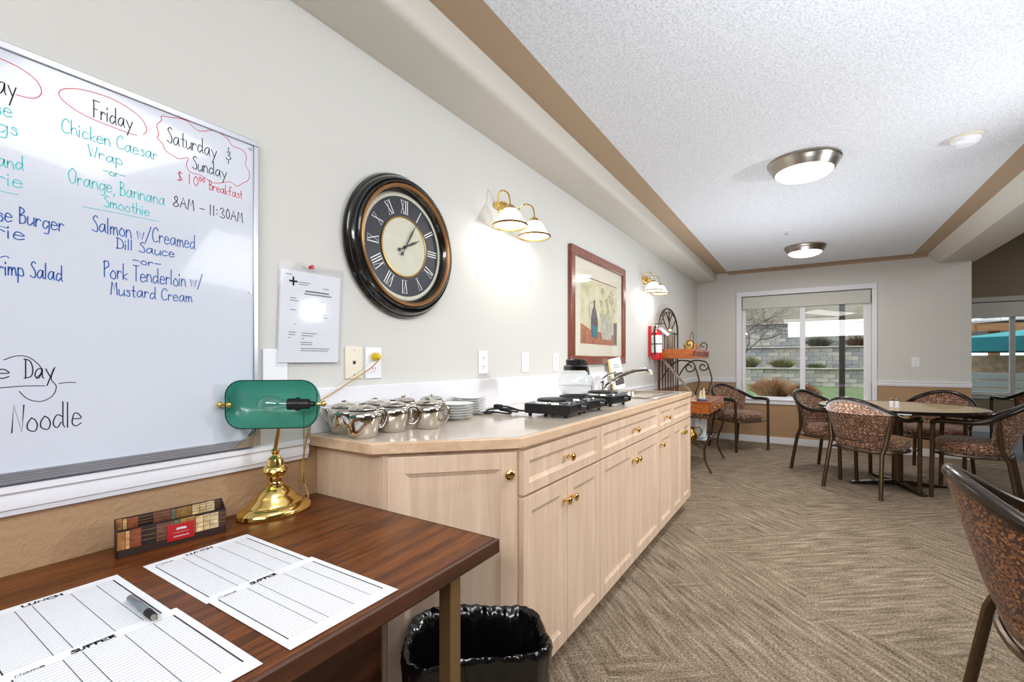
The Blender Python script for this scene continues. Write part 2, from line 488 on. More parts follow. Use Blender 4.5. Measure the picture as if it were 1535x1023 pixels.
# ------------------------------------------------------------------ stroke lettering
GL = {
'a':'~69 39 17 15 34 56 69|69 65 74','b':'1e 14|~18 39 58 65 44 14','c':'~68 39 17 15 34 65','d':'~68 39 17 15 34 56|6e 65 74',
'e':'~17 67 49 29 17 15 34 65','f':'~6d 4e 3c 34|19 59','g':'~68 39 17 15 34 56|~69 64 51 21','h':'1e 14|~17 39 58 64','i':'24 29|2b 2c',
'k':'1e 14|58 16 54','l':'2e 24','m':'19 14|~17 39 48 44|~47 69 78 84','n':'19 14|~17 39 58 64','o':'~39 17 15 34 54 66 58 39','p':'19 10|~18 39 58 65 44 15',
'r':'19 14|~17 39 58','s':'~58 39 28 47 56 44 15','t':'3d 34 54|19 59','u':'~19 15 34 56|69 64','w':'19 24 49 64 89','y':'19 45|79 20',
'A':'14 4e 74|28 68','B':'2e 24|~2e 5d 5b 29 69 65 24','C':'~7c 5e 2c 18 25 44 75','D':'2e 24|~1e 5d 79 65 14','E':'6e 1e 14 64|19 59','F':'2e 24|1e 7e|29 59',
'H':'1e 14|6e 64|19 69','L':'2e 24 64','M':'14 2e 48 6e 74','N':'14 2e 64 7e','O':'~4e 1b 17 34 65 79 7c 4e','P':'2e 24|~1d 5e 6b 29','R':'2e 24|~1d 5e 6b 29|39 64',
'S':'~6d 4e 2c 4a 67 54 15','T':'4e 44|1e 7e','U':'~1e 16 34 56 6e','W':'1e 34 4c 64 8e','I':'3e 34|1e 5e|14 54','V':'1e 44 7e|0e 2e|6e 8e','X':'1e 74|7e 14|0e 2e|6e 8e|04 24|64 84',
'0':'~3e 19 34 59 3e','1':'3e 34','3':'~1c 3e 5c 39 66 44 15','8':'~4e 2c 49 66 34 16 49 5c 4e','$':'~5c 3d 2b 48 56 35 15|3e 34',
'&':'3f 3d|~2b 4c 4a 39 57 35 16|34 32','-':'18 68','.':'34 35','~':'19 59',':':'36 37|3a 3b','/':'13 7e',',':'34 22','K':'1e 14|6e 19 64'}
def glyph(ch):
    out = []
    for st in GL[ch].split('|'):
        sm = st.startswith('~')
        P = [((int(t[0],16)), int(t[1],16)-4) for t in st.strip('~').split()]
        out.append(catmull(P, 4) if sm else P)
    return out
def text_strokes(txt, gap=1.6, space=4.5, jit=0.0):
    x = 0; res = []
    for ch in txt:
        if ch == ' ': x += space; continue
        g = glyph(ch)
        mn = min(p[0] for s_ in g for p in s_); mxx = max(p[0] for s_ in g for p in s_)
        dy = random.uniform(-jit, jit)
        for s_ in g: res.append([(p[0]-mn+x, p[1]+dy) for p in s_])
        x += max(mxx-mn, 1.0) + gap + (1.0 if ch in '1:' else 0.0)
    return res, x-gap
def ribbon(mb, pts, w, origin, U, V, Nn):
    """flat ink stroke on a surface: pts in (u,v) metres"""
    P = [Vector(p) for p in pts]
    n = len(P)
    L, R = [], []
    for i in range(n):
        t = P[min(i+1,n-1)] - P[max(i-1,0)]
        if t.length < 1e-9: t = Vector((1,0))
        t.normalize(); nn = Vector((-t.y, t.x))
        e = Vector((0,0))
        if i == 0: e = -t*w*0.4
        if i == n-1: e = t*w*0.4
        L.append(P[i]+nn*w/2+e); R.append(P[i]-nn*w/2+e)
    def W3(p): return origin + U*p.x + V*p.y + Nn*0.0004
    for i in range(n-1):
        mb.bm.faces.new([mb.bm.verts.new(W3(q)) for q in (L[i], L[i+1], R[i+1], R[i])])
def write(mb, txt, origin, U, V, Nn, width, height, w, jit=0.0, slant=0.0):
    st, tw = text_strokes(txt, jit=jit)
    sx = width/max(tw, 1); sy = height/10.0
    for s_ in st:
        ribbon(mb, [((x + slant*y)*sx, y*sy) for x, y in s_], w, origin, U, V, Nn)

VX, VY, VZ = Vector((1,0,0)), Vector((0,1,0)), Vector((0,0,1))
WX, BY, CZ = -1.4, 7.4, 2.44      # left wall plane, back wall plane, ceiling height
SZ = 2.32                          # soffit underside

# ================================================================== ROOM
struct('floor', MB().box(-1.55, 7.0, -4.0, 7.55, -0.1, 0).box(-1.55, 1.62, 7.55, 7.56, -0.1, 0), M['carpet'], 'carpet tiles in beige and brown streaks')
M['vinyl'] = simple('grey_blue_vinyl', rgb(110, 120, 130), 0.3, var=0.1, vscale=5)
struct('floor', MB().box(1.62, 7.0, 7.55, 10.4, -0.1, 0), M['vinyl'], 'grey vinyl floor of the further room')
struct('wall_left', MB().box(-1.55, WX, -4.0, 7.55, 0, 2.6), M['wall'], 'cream upper wall over a tan textured dado')
bw = MB()
WX0, WX1, WZ0, WZ1 = -0.79, 0.70, 0.60, 2.075
bw.box(WX, WX0, BY, 7.55, 0, 2.6).box(WX1, 1.62, BY, 7.55, 0, 2.6).box(WX0, WX1, BY, 7.55, 0, WZ0).box(WX0, WX1, BY, 7.55, WZ1, 2.6)
struct('wall_back', bw, M['wall'], 'beige wall with the sliding window')
struct('ceiling', MB().box(-0.967, 1.08, -4.0, 7.25, CZ, 2.6), M['ceiling'], 'white popcorn ceiling')
struct('trim_1', MB().box(-1.13, -0.967, -4.0, BY, CZ, 2.6).box(1.08, 1.23, -4.0, BY, CZ, 2.6).box(-0.967, 1.08, 7.25, BY, CZ, 2.6)
       .box(-0.967, 1.235, 7.385, BY, CZ-0.03, CZ), M['tan'], 'tan painted band framing the ceiling')
# left soffit with a rounded lower edge
pr = [(WX, 2.6), (WX, SZ), (-1.165, SZ)] + [(-1.165+0.035*math.sin(a), SZ+0.035-0.035*math.cos(a)) for a in (PI/8, PI/4, 3*PI/8, PI/2)] + [(-1.13, 2.6)]
mY = Matrix(((1,0,0,0),(0,0,1,0),(0,1,0,0),(0,0,0,1)))
struct('trim_2', MB().prism(pr, -4.0, BY, mY), M['soffit'], 'cream soffit running along the left wall')
pr = [(1.23, CZ), (1.31, 2.345), (1.34, SZ), (1.66, SZ), (1.66, 3.2), (1.23, 3.2)]
struct('trim_3', MB().prism(pr, -4.0, 7.55, mY), M['soffit'], 'cream ceiling beam with a sloping side')
# further room
fw = MB(); FY = 10.4
F0, F1, G0, G1 = 1.9, 5.2, 0.60, 2.10
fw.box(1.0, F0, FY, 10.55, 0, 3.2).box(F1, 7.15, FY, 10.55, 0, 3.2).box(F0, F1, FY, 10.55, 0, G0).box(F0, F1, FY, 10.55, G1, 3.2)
struct('wall_far', fw, M['taupe'], 'wall of the further room, its shade put into a dark taupe colour')
struct('wall_right', MB().box(7.0, 7.15, -4.0, 10.55, 0, 3.2), M['wall'])
struct('wall_behind', MB().box(-1.55, 7.15, -4.15, -4.0, 0, 3.2), M['wall'])
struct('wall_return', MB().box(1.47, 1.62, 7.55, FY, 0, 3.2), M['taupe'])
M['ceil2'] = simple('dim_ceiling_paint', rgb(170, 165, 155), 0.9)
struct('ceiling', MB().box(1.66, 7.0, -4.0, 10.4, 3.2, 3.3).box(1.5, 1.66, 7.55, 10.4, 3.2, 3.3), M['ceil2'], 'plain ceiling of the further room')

def rail_profile(h, d):
    return [(0, 0), (d*0.45, 0), (d*0.55, h*0.18), (d*0.7, h*0.22), (d*0.8, h*0.5), (d*0.7, h*0.72), (d, h*0.8), (d, h*0.97), (d*0.8, h), (0, h)]
def rail_left(mb, y0, y1, z0, h, d):
    P = [(WX + a, z0 + b) for a, b in rail_profile(h, d)]
    mb.prism(P, y0, y1, mY)
def rail_back(mb, x0, x1, z0, h, d):
    P = [(BY - a, z0 + b) for a, b in rail_profile(h, d)]
    m = Matrix(((0,0,1,0),(1,0,0,0),(0,1,0,0),(0,0,0,1)))
    mb.prism(P, x0, x1, m)
r = MB(); rail_left(r, -4.0, 0.917, 0.838, 0.062, 0.026); rail_left(r, 3.82, BY, 0.838, 0.062, 0.026)
struct('trim_4', r, M['white'], 'white moulded chair rail on the left wall')
r = MB(); rail_back(r, WX, -0.862, 0.838, 0.062, 0.024); rail_back(r, 0.753, 1.622, 0.838, 0.062, 0.024)
struct('trim_5', r, M['white'], 'white chair rail on the back wall')
b = MB(); b.box(WX, WX+0.014, -4, 0.80, 0, 0.09).box(WX, WX+0.014, 3.85, BY, 0, 0.09)
struct('baseboard_left', b, M['white'])
struct('baseboard_back', MB().box(WX, 1.62, BY-0.014, BY, 0, 0.09).box(1.62, 1.634, BY-0.014, 7.55, 0, 0.09), M['white'])
struct('baseboard_far', MB().box(1.62, 7.0, FY-0.014, FY, 0, 0.1), M['white'])

# ---- windows
def window(name, x0, x1, z0, z1, y, mull, cas, mat_c, val_h, lbl, depth=0.1):
    w = thing(name, lbl, 'window', (x0, y, z0))
    w['kind'] = 'structure'
    del w['category']
    c = MB()
    t = 0.018
    for (a, b_, c0, d0) in ((x0-cas, x0, z0, z1), (x1, x1+cas*0.75, z0, z1), (x0-cas, x1+cas*0.75, z1+0.0005, z1+cas), (x0-cas, x1+cas*0.75, z0-cas*0.8, z0-0.0005)):
        c.box(a, b_, y-t, y-0.001, c0, d0)
    obj('casing', c, mat_c, w, bevel=0.004)
    f = MB(); fy0, fy1 = y+0.05, y+0.10
    f.box(x0+0.001, x0+0.045, fy0, fy1, z0+0.001, z1-0.001).box(x1-0.075, x1-0.001, fy0, fy1, z0+0.001, z1-0.001).box(x0+0.045, x1-0.075, fy0, fy1, z0+0.001, z0+0.045).box(x0+0.045, x1-0.075, fy0, fy1, z1-0.045, z1-0.001)
    obj('window_frame', f, mat_c, w, bevel=0.003)
    for mx in mull:
        obj('mullion', MB().box(mx-0.03, mx+0.03, fy0-0.012, fy1, z0+0.04, z1-0.04), mat_c, w, bevel=0.003)
    xs = [x0+0.045] + list(mull) + [x1-0.075]
    for a, b_ in zip(xs, xs[1:]):
        obj('pane', MB().box(a+0.02 if a != xs[0] else a, b_-0.02 if b_ != xs[-1] else b_, y+0.075, y+0.079, z0+0.045, z1-0.045), M['pane'], w)
    obj('window_sill', MB().box(x0-0.0, x1, y-0.03, y+0.05, z0-0.0, z0+0.012), mat_c, w, bevel=0.003)
    s = MB().box(x0+0.012, x1-0.012, y-0.012, y+0.045, z1-val_h, z1-0.012)
    obj('roller_shade_valance', s, M['valance'], w, bevel=0.004)
    return w
M['valance'] = simple('grey_white_shade_fabric', rgb(206, 206, 200), 0.8)
M['greyframe'] = simple('grey_white_window_vinyl', rgb(190, 190, 188), 0.5)
window('window_1', WX0, WX1, WZ0, WZ1, BY, [-0.045], 0.07, M['white'], 0.18, 'white framed sliding window with a raised roller shade in the beige wall')
window('window_2', F0, F1, G0, G1, FY, [2.76, 4.0], 0.08, M['greyframe'], 0.25, 'shaded window of the further room looking at a teal parasol')

# ================================================================== CEILING FITTINGS
def ceiling_light(y, lbl):
    t = thing('ceiling_light', lbl, 'ceiling light', (-0.015, y, CZ), 0, 'flush ceiling lights in a row')
    obj('housing', MB().lathe([(0.10,0.0),(0.202,0.0),(0.205,-0.012),(0.198,-0.018),(0.195,-0.028),(0.186,-0.045),(0.170,-0.072),(0.160,-0.074),(0.155,-0.06)], (-0.015,y,CZ), 40), M['nickel'], t)
    obj('diffuser', MB().lathe([(0.165,-0.062),(0.160,-0.078),(0.140,-0.094),(0.10,-0.108),(0.05,-0.115),(0,-0.117)], (-0.015,y,CZ), 40), M['lampglass'], t)
    return t
ceiling_light(3.50, 'large nearer round ceiling light with a nickel ring')
ceiling_light(6.12, 'small-looking round ceiling light close above the window')
for y, e in ((3.50, 20), (6.12, 15)):
    l = bpy.data.lights.new('ceiling_lamp_glow', 'AREA'); l.shape = 'DISK'; l.size = 0.3; l.energy = e; l.color = (1, 0.965, 0.92)
    o = bpy.data.objects.new('ceiling_lamp_glow', l); o.location = (-0.015, y, CZ-0.125); COL.objects.link(o)
t = thing('smoke_detector', 'round white smoke detector on the popcorn ceiling', 'smoke detector', (0.77, 3.62, CZ))
obj('base', MB().lathe([(0,0),(0.075,0),(0.075,-0.012),(0.068,-0.016),(0.0,-0.016)], (0.77,3.62,CZ), 32), M['creampl'], t)
obj('cover', MB().lathe([(0.066,-0.016),(0.062,-0.034),(0.045,-0.044),(0.04,-0.050),(0,-0.052)], (0.77,3.62,CZ), 32), M['whitepl'], t)
t = thing('sprinkler_head', 'tiny white sprinkler head between the two ceiling lights', 'sprinkler', (-0.17, 5.28, CZ))
obj('escutcheon', MB().lathe([(0,0),(0.035,0),(0.03,-0.008),(0,-0.008)], (-0.17,5.28,CZ), 20), M['whitepl'], t)
obj('deflector', MB().cyl((-0.17,5.28,CZ-0.008),(-0.17,5.28,CZ-0.035),0.008).cyl((-0.17,5.28,CZ-0.035),(-0.17,5.28,CZ-0.038),0.02), M['chrome'], t)

# ================================================================== WHITEBOARD
BT = thing('whiteboard', 'wall whiteboard with the handwritten weekend menu in black, teal, blue and red', 'whiteboard', (WX+0.001, 0.14, 0.905))
y0, y1, z0, z1 = -0.47, 0.750, 0.905, 1.812
bx = WX + 0.017
obj('board_panel', MB().box(WX+0.001, bx, y0+0.01, y1-0.01, z0+0.01, z1-0.01), M['board'], BT)
for (a, b_, c, d) in ((y0, y1, z1-0.016, z1), (y0, y0+0.016, z0+0.016, z1-0.016), (y1-0.014, y1, z0+0.016, z1-0.016)):
    obj('frame_rail', MB().box(WX+0.001, bx+0.005, a, b_, c, d), M['alu'], BT, bevel=0.0015)
fr = MB()
fr.box(WX+0.001, bx+0.006, y0, y1, z0, z0+0.024)
for k in range(4): fr.box(bx+0.006, bx+0.008, y0, y1, z0+0.003+k*0.0055, z0+0.0055+k*0.0055)
obj('ribbed_bottom_rail', fr, M['alu'], BT)
obj('clear_corner_bracket', MB().prism([(y1-0.075, z0+0.002), (y1+0.002, z0+0.002), (y1+0.002, z0+0.10), (y1-0.012, z0+0.045), (y1-0.045, z0+0.022)], 0, 0.004, Matrix(((0,0,1,bx+0.008),(1,0,0,0),(0,1,0,0),(0,0,0,1)))),
    simple('smoky_bracket_plastic', rgb(150, 134, 116), 0.25), BT)
for (yy, zz) in ((y1-0.022, z1-0.028), (y1-0.022, 1.36), (y1-0.024, z0+0.034)):
    obj('screw', MB().cyl((bx, yy, zz), (bx+0.003, yy, zz), 0.004, seg=10), M['nickel'], BT)
lines = [("Friday",0.372,0.446,1.721,0.039,'k'),("Chicken Caesar",0.320,0.497,1.665,0.032,'t'),("Wrap",0.364,0.426,1.628,0.026,'t'),("-or-",0.391,0.431,1.597,0.018,'t'),
("Orange, Bannana",0.331,0.513,1.556,0.033,'t'),("Smoothie",0.392,0.480,1.520,0.026,'t'),("Salmon w/Creamed",0.371,0.583,1.458,0.037,'b'),("Dill Sauce",0.415,0.534,1.427,0.025,'b'),
("-or-",0.447,0.504,1.397,0.018,'b'),("Pork Tenderloin w/",0.391,0.600,1.355,0.038,'b'),("Mustard Cream",0.405,0.575,1.315,0.030,'b'),("Saturday",0.518,0.636,1.722,0.040,'k'),
("&",0.660,0.674,1.726,0.034,'k'),("Sunday",0.576,0.662,1.673,0.035,'k'),("$ 10",0.541,0.590,1.630,0.026,'r'),("00",0.592,0.606,1.645,0.012,'r'),("Breakfast",0.618,0.705,1.630,0.026,'r'),
("8AM - 11:30AM",0.532,0.706,1.561,0.028,'k'),("ay",0.224,0.250,1.705,0.045,'k'),("se",0.220,0.244,1.661,0.034,'t'),("gs",0.224,0.252,1.626,0.032,'t'),("and",0.224,0.261,1.557,0.030,'t'),
("rie",0.224,0.259,1.520,0.030,'t'),("se Burger",0.224,0.323,1.445,0.034,'b'),("rie",0.222,0.262,1.411,0.030,'b'),("rimp Salad",0.226,0.321,1.335,0.034,'b'),
("e",0.224,0.240,1.123,0.036,'k'),("Day",0.262,0.307,1.123,0.040,'k'),("Noodle",0.244,0.352,1.011,0.056,'k')]
INK = {'k': 'ink_black', 't': 'ink_teal', 'b': 'ink_blue', 'r': 'ink_red'}
for txt, a, b_, zb, hh, c in lines:
    mb = MB()
    write(mb, txt, Vector((bx, a, zb)), VY, VZ, VX, b_-a, hh, 0.0021 if c in 'kb' else 0.0019, jit=0.35)
    obj('handwriting', mb, M[INK[c]], BT, smooth=False)
def doodle(pts, c, w=0.0016, k=6, closed=False):
    if closed: pts = pts + [pts[0]]
    mb = MB(); ribbon(mb, catmull([tuple(p) for p in pts], k), w, Vector((bx, 0, 0)), VY, VZ, VX)
    obj('marker_line', mb, M[INK[c]], BT, smooth=False)
cl = [(0.523,1.787),(0.56,1.795),(0.59,1.78),(0.63,1.797),(0.663,1.790),(0.677,1.775),(0.705,1.773),(0.717,1.757),(0.714,1.735),(0.725,1.713),(0.722,1.69),(0.706,1.676),(0.69,1.663),(0.67,1.668),(0.63,1.652),(0.597,1.662),(0.572,1.662),(0.562,1.678),(0.566,1.698),(0.545,1.688),(0.524,1.693),(0.513,1.700),(0.509,1.712),(0.498,1.722),(0.500,1.735),(0.496,1.755),(0.506,1.771),(0.506,1.782)]
doodle(cl, 'r', closed=True)
doodle([(0.468,1.719),(0.475,1.735),(0.463,1.758),(0.43,1.774),(0.393,1.779),(0.347,1.772),(0.318,1.755),(0.321,1.735),(0.361,1.717),(0.432,1.711),(0.455,1.712)], 'r')
doodle([(0.20,1.776),(0.228,1.775),(0.257,1.770),(0.280,1.757),(0.288,1.735),(0.276,1.717),(0.25,1.712)], 'r')
doodle([(0.20,1.505),(0.228,1.505),(0.253,1.505)], 't', 0.0012)
doodle([(0.354,1.509),(0.42,1.511),(0.499,1.512)], 't', 0.0012)
doodle([(0.20,1.432),(0.228,1.433),(0.238,1.432)], 'b', 0.0012)
doodle([(0.228,1.370),(0.236,1.374),(0.240,1.371)], 'b', 0.0016)
doodle([(0.233,1.161),(0.25,1.169),(0.268,1.167),(0.284,1.150),(0.288,1.135),(0.280,1.122)], 'k')
doodle([(0.309,1.145),(0.303,1.12),(0.311,1.103),(0.305,1.083),(0.288,1.072),(0.268,1.078),(0.255,1.095)], 'k')
doodle([(0.20,1.102),(0.228,1.104),(0.26,1.106),(0.293,1.105)], 'k')
doodle([(0.315,1.109),(0.33,1.111),(0.343,1.110)], 'k')
# ================================================================== NOTICE, PLATES, SOCKETS
t = thing('wall_notice', 'white printed notice in a clear plastic sleeve pinned beside the whiteboard', 'notice', (WX, 0.93, 1.15))
sheetx = WX + 0.010
skew = Matrix(((1,0,0,0),(0,1,0.035,-0.045),(0,0,1,0),(0,0,0,1)))
obj('paper', MB().box(WX+0.002, sheetx, 0.822, 1.040, 1.153, 1.450, skew), M['paper'], t)
obj('plastic_sleeve', MB().box(sheetx+0.001, sheetx+0.0018, 0.812, 1.052, 1.140, 1.478, skew), M['sleeve'], t)
pm = MB()
O = Vector((sheetx, 0.822, 1.153))
def stripe(mb, y, z, w, h=0.0028): ribbon(mb, [(y, z), (y+w, z)], h, O, VY, VZ, VX)
random.seed(3)
for (y, z, w) in ((0.065,0.262,0.04),(0.065,0.255,0.03),(0.10,0.205,0.055),(0.10,0.197,0.03),(0.035,0.208,0.02),(0.035,0.200,0.028),(0.035,0.170,0.02),(0.075,0.168,0.05),(0.075,0.160,0.09),(0.10,0.152,0.07),
                  (0.05,0.125,0.004),(0.03,0.098,0.024),(0.03,0.090,0.02),(0.03,0.080,0.005),(0.075,0.096,0.055),(0.075,0.088,0.04),(0.075,0.078,0.008),(0.072,0.066,0.04),(0.072,0.059,0.04),(0.072,0.046,0.105),(0.072,0.039,0.10),(0.155,0.25,0.02),(0.02,0.283,0.02)):
    stripe(pm, y, z, w, 0.0022)
stripe(pm, 0.09, 0.235, 0.085, 0.005); stripe(pm, 0.085, 0.226, 0.10, 0.004)
obj('print', pm, M['print'], t, smooth=False, kind='stuff')
lg = MB()
for k in range(4):
    a = k*PI/2
    c0 = Vector((0.046+0.008*math.cos(a), 0.262+0.008*math.sin(a)))
    ribbon(lg, [(c0.x-0.004*abs(math.cos(a)) , c0.y-0.004*abs(math.sin(a))), (c0.x+0.004*abs(math.cos(a)), c0.y+0.004*abs(math.sin(a)))], 0.006, O, VY, VZ, VX)
ribbon(lg, [(0.043,0.262),(0.049,0.262)], 0.004, O, VY, VZ, VX)
obj('logo', lg, M['printdk'], t, smooth=False)
t = thing('push_pin', 'red push pin above the pinned notice', 'push pin', (WX, 0.925, 1.47))
obj('pin_head', MB().lathe([(0,0),(0.006,0),(0.004,0.005),(0.004,0.010),(0.0075,0.013),(0,0.015)], seg=12, mat=Matrix.Translation((WX+0.013,0.925,1.468)) @ Matrix.Rotation(PI/2,4,'Y')), M['red'], t)
obj('pin_needle', MB().cyl((WX+0.0005,0.925,1.468),(WX+0.014,0.925,1.468),0.0008,seg=6), M['chrome'], t)

def plate(lbl, yc, zc, w=0.077, h=0.118, mat='whitepl', kind='outlet', back=False, cat='outlet'):
    t = thing({'outlet': 'wall_outlet', 'phone': 'phone_jack', 'blank': 'wall_plate', 'switch': 'light_switch'}[kind], lbl, cat, (WX, yc, zc) if not back else (yc, BY, zc))
    if back: F = Matrix.Translation((yc, BY, zc)) @ Matrix.Rotation(0, 4, 'Z') @ Matrix(((1,0,0,0),(0,0,-1,0),(0,1,0,0),(0,0,0,1)))
    else: F = Matrix.Translation((WX, yc, zc)) @ Matrix(((0,0,1,0),(1,0,0,0),(0,1,0,0),(0,0,0,1)))
    obj('cover_plate', MB().box(-w/2, w/2, -h/2, h/2, 0.0005, 0.006, F), M[mat], t, bevel=0.002)
    if kind == 'outlet':
        for s_ in (-1, 1):
            obj('socket', MB().box(-0.016, 0.016, s_*0.022-0.014, s_*0.022+0.014, 0.006, 0.008, F), M[mat], t, bevel=0.001)
            obj('slot', MB().box(-0.008, -0.0055, s_*0.022-0.004, s_*0.022+0.006, 0.008, 0.0083, F).box(0.0055, 0.008, s_*0.022-0.004, s_*0.022+0.006, 0.008, 0.0083, F).box(-0.002, 0.002, s_*0.022-0.010, s_*0.022-0.007, 0.008, 0.0083, F), M['black'], t)
    elif kind == 'phone':
        obj('jack', MB().box(-0.006, 0.006, -0.006, 0.006, 0.006, 0.0065, F), M['black'], t)
        for s_ in (-1, 1): obj('screw', MB().cyl(F @ Vector((0, s_*0.045, 0.006)), F @ Vector((0, s_*0.045, 0.0072)), 0.003, seg=8), M['nickel'], t)
    elif kind == 'switch':
        obj('rocker', MB().box(-0.016, 0.016, -0.033, 0.033, 0.006, 0.009, F), M[mat], t, bevel=0.001)
    return t
plate('tall blank white plate half hidden by the pinned notice', 0.812, 1.105, 0.080, 0.18, 'whitepl', 'blank', cat='wall plate')
plate('cream telephone jack plate left of the outlet with the yellow plug', 1.108, 1.152, mat='creampl', kind='phone', cat='phone jack')
plate('white outlet holding the yellow lamp plug', 1.198, 1.150)
plate('white outlet above the gap between plates and black cord', 1.908, 1.150)
plate('white light switch, middle of the three plates above the backsplash', 2.327, 1.150, kind='switch', cat='light switch')
plate('white outlet just left of the framed picture', 2.722, 1.147)
plate('white outlet on the back wall right of the window', 1.122, 1.135, back=True)

# ================================================================== CLOCK
cx, cy, cz = WX, 1.345, 1.622
CF = Matrix.Translation((cx, cy, cz)) @ Matrix(((0,0,1,0),(1,0,0,0),(0,1,0,0),(0,0,0,1)))   # local x->Y, y->Z, z->X
t = thing('wall_clock', 'big round wall clock with a black moulded frame and Roman numerals', 'clock', (cx, cy, cz))
obj('outer_frame', MB().lathe([(0.215,0.004),(0.288,0.004),(0.290,0.014),(0.284,0.024),(0.279,0.026),(0.276,0.036),(0.268,0.044),(0.262,0.044),(0.259,0.040),(0.255,0.050),(0.250,0.053),(0.244,0.050),(0.244,0.03),(0.215,0.004)], seg=72, mat=CF), M['blackgl'], t)
obj('gold_ring', MB().lathe([(0.243,0.040),(0.2425,0.054),(0.239,0.057),(0.235,0.053),(0.2325,0.054),(0.229,0.049),(0.229,0.035),(0.243,0.030)], seg=72, mat=CF), M['gold'], t)
obj('inner_bezel', MB().lathe([(0.229,0.044),(0.216,0.028),(0.215,0.018),(0.228,0.018)], seg=72, mat=CF), M['blackgl'], t)
M['dial_b'] = simple('charcoal_dial', rgb(40, 44, 54), 0.35, var=0.1, vscale=60)
M['dial_i'] = simple('ivory_dial', rgb(206, 205, 184), 0.5, var=0.04, vscale=30)
M['dial_w'] = simple('white_numeral_paint', rgb(235, 235, 230), 0.5)
obj('minute_track', MB().lathe([(0,0.018),(0.216,0.018)], seg=64, mat=CF), M['dial_i'], t)
obj('numeral_band', MB().lathe([(0,0.0185),(0.201,0.0185)], seg=64, mat=CF), M['dial_b'], t)
obj('beaded_ring', MB().lathe([(0.118,0.019),(0.124,0.022),(0.118,0.0225)], seg=60, mat=CF), M['oldbrass'], t)
obj('centre_disc', MB().lathe([(0,0.0195),(0.119,0.0195)], seg=60, mat=CF), M['dial_i'], t)
NUM = ['XII','I','II','III','IV','V','VI','VII','VIII','IX','X','XI']
ex, ey = VY, VZ
for k, s_ in enumerate(NUM):
    a = PI/2 - k*PI/6
    rad = ex*math.cos(a) + ey*math.sin(a); tan = ex*math.sin(a) - ey*math.cos(a)
    hgt = 0.052
    st, tw = [], 0
    x = 0
    for ch in s_:
        w_ = {'I': 0.006, 'V': 0.017, 'X': 0.018}[ch]
        st.append((ch, x, w_)); x += w_ + 0.0042
    tot = x - 0.0042
    mb = MB()
    Oo = Vector((cx+0.019, cy, cz)) + rad*(0.162-hgt/2) - tan*(tot/2)
    for ch, x, w_ in st:
        if ch == 'I': segs = [((x+w_/2,0),(x+w_/2,hgt),0.0042)]
        elif ch == 'V': segs = [((x,hgt),(x+w_/2,0),0.0036),((x+w_/2,0),(x+w_,hgt),0.0016)]
        else: segs = [((x,hgt),(x+w_,0),0.0036),((x,0),(x+w_,hgt),0.0016)]
        for p, q, w2 in segs: ribbon(mb, [p, q], w2, Oo, tan, rad, VX)
        ribbon(mb, [(x-0.001,0),(x+w_+0.001,0)], 0.0013, Oo, tan, rad, VX); ribbon(mb, [(x-0.001,hgt),(x+w_+0.001,hgt)], 0.0013, Oo, tan, rad, VX)
    obj('numeral', mb, M['dial_w'], t, smooth=False)
M['hand'] = simple('dark_hand_metal', rgb(60, 52, 56), 0.4, 0.5)
def hand(ang, ln, z, w):
    d = Matrix.Rotation(ang, 4, 'Z')
    mb = MB().prism([(-w*0.4,-0.035),(w*0.4,-0.035),(w*0.5,0),(w,ln*0.55),(w*0.4,ln*0.75),(0,ln),(-w*0.4,ln*0.75),(-w,ln*0.55),(-w*0.5,0)], z, z+0.0015, CF @ d)
    mb.lathe([(0,z),(0.007,z),(0.007,z+0.002),(0,z+0.002)], seg=14, mat=CF @ d @ Matrix.Translation((0,-0.036,0)))
    return mb
obj('minute_hand', hand(math.radians(-30), 0.125, 0.026, 0.004), M['hand'], t)
obj('hour_hand', hand(math.radians(-63), 0.095, 0.023, 0.005), M['hand'], t)
obj('hub', MB().lathe([(0,0.019),(0.006,0.019),(0.006,0.029),(0,0.030)], seg=14, mat=CF), M['hand'], t)

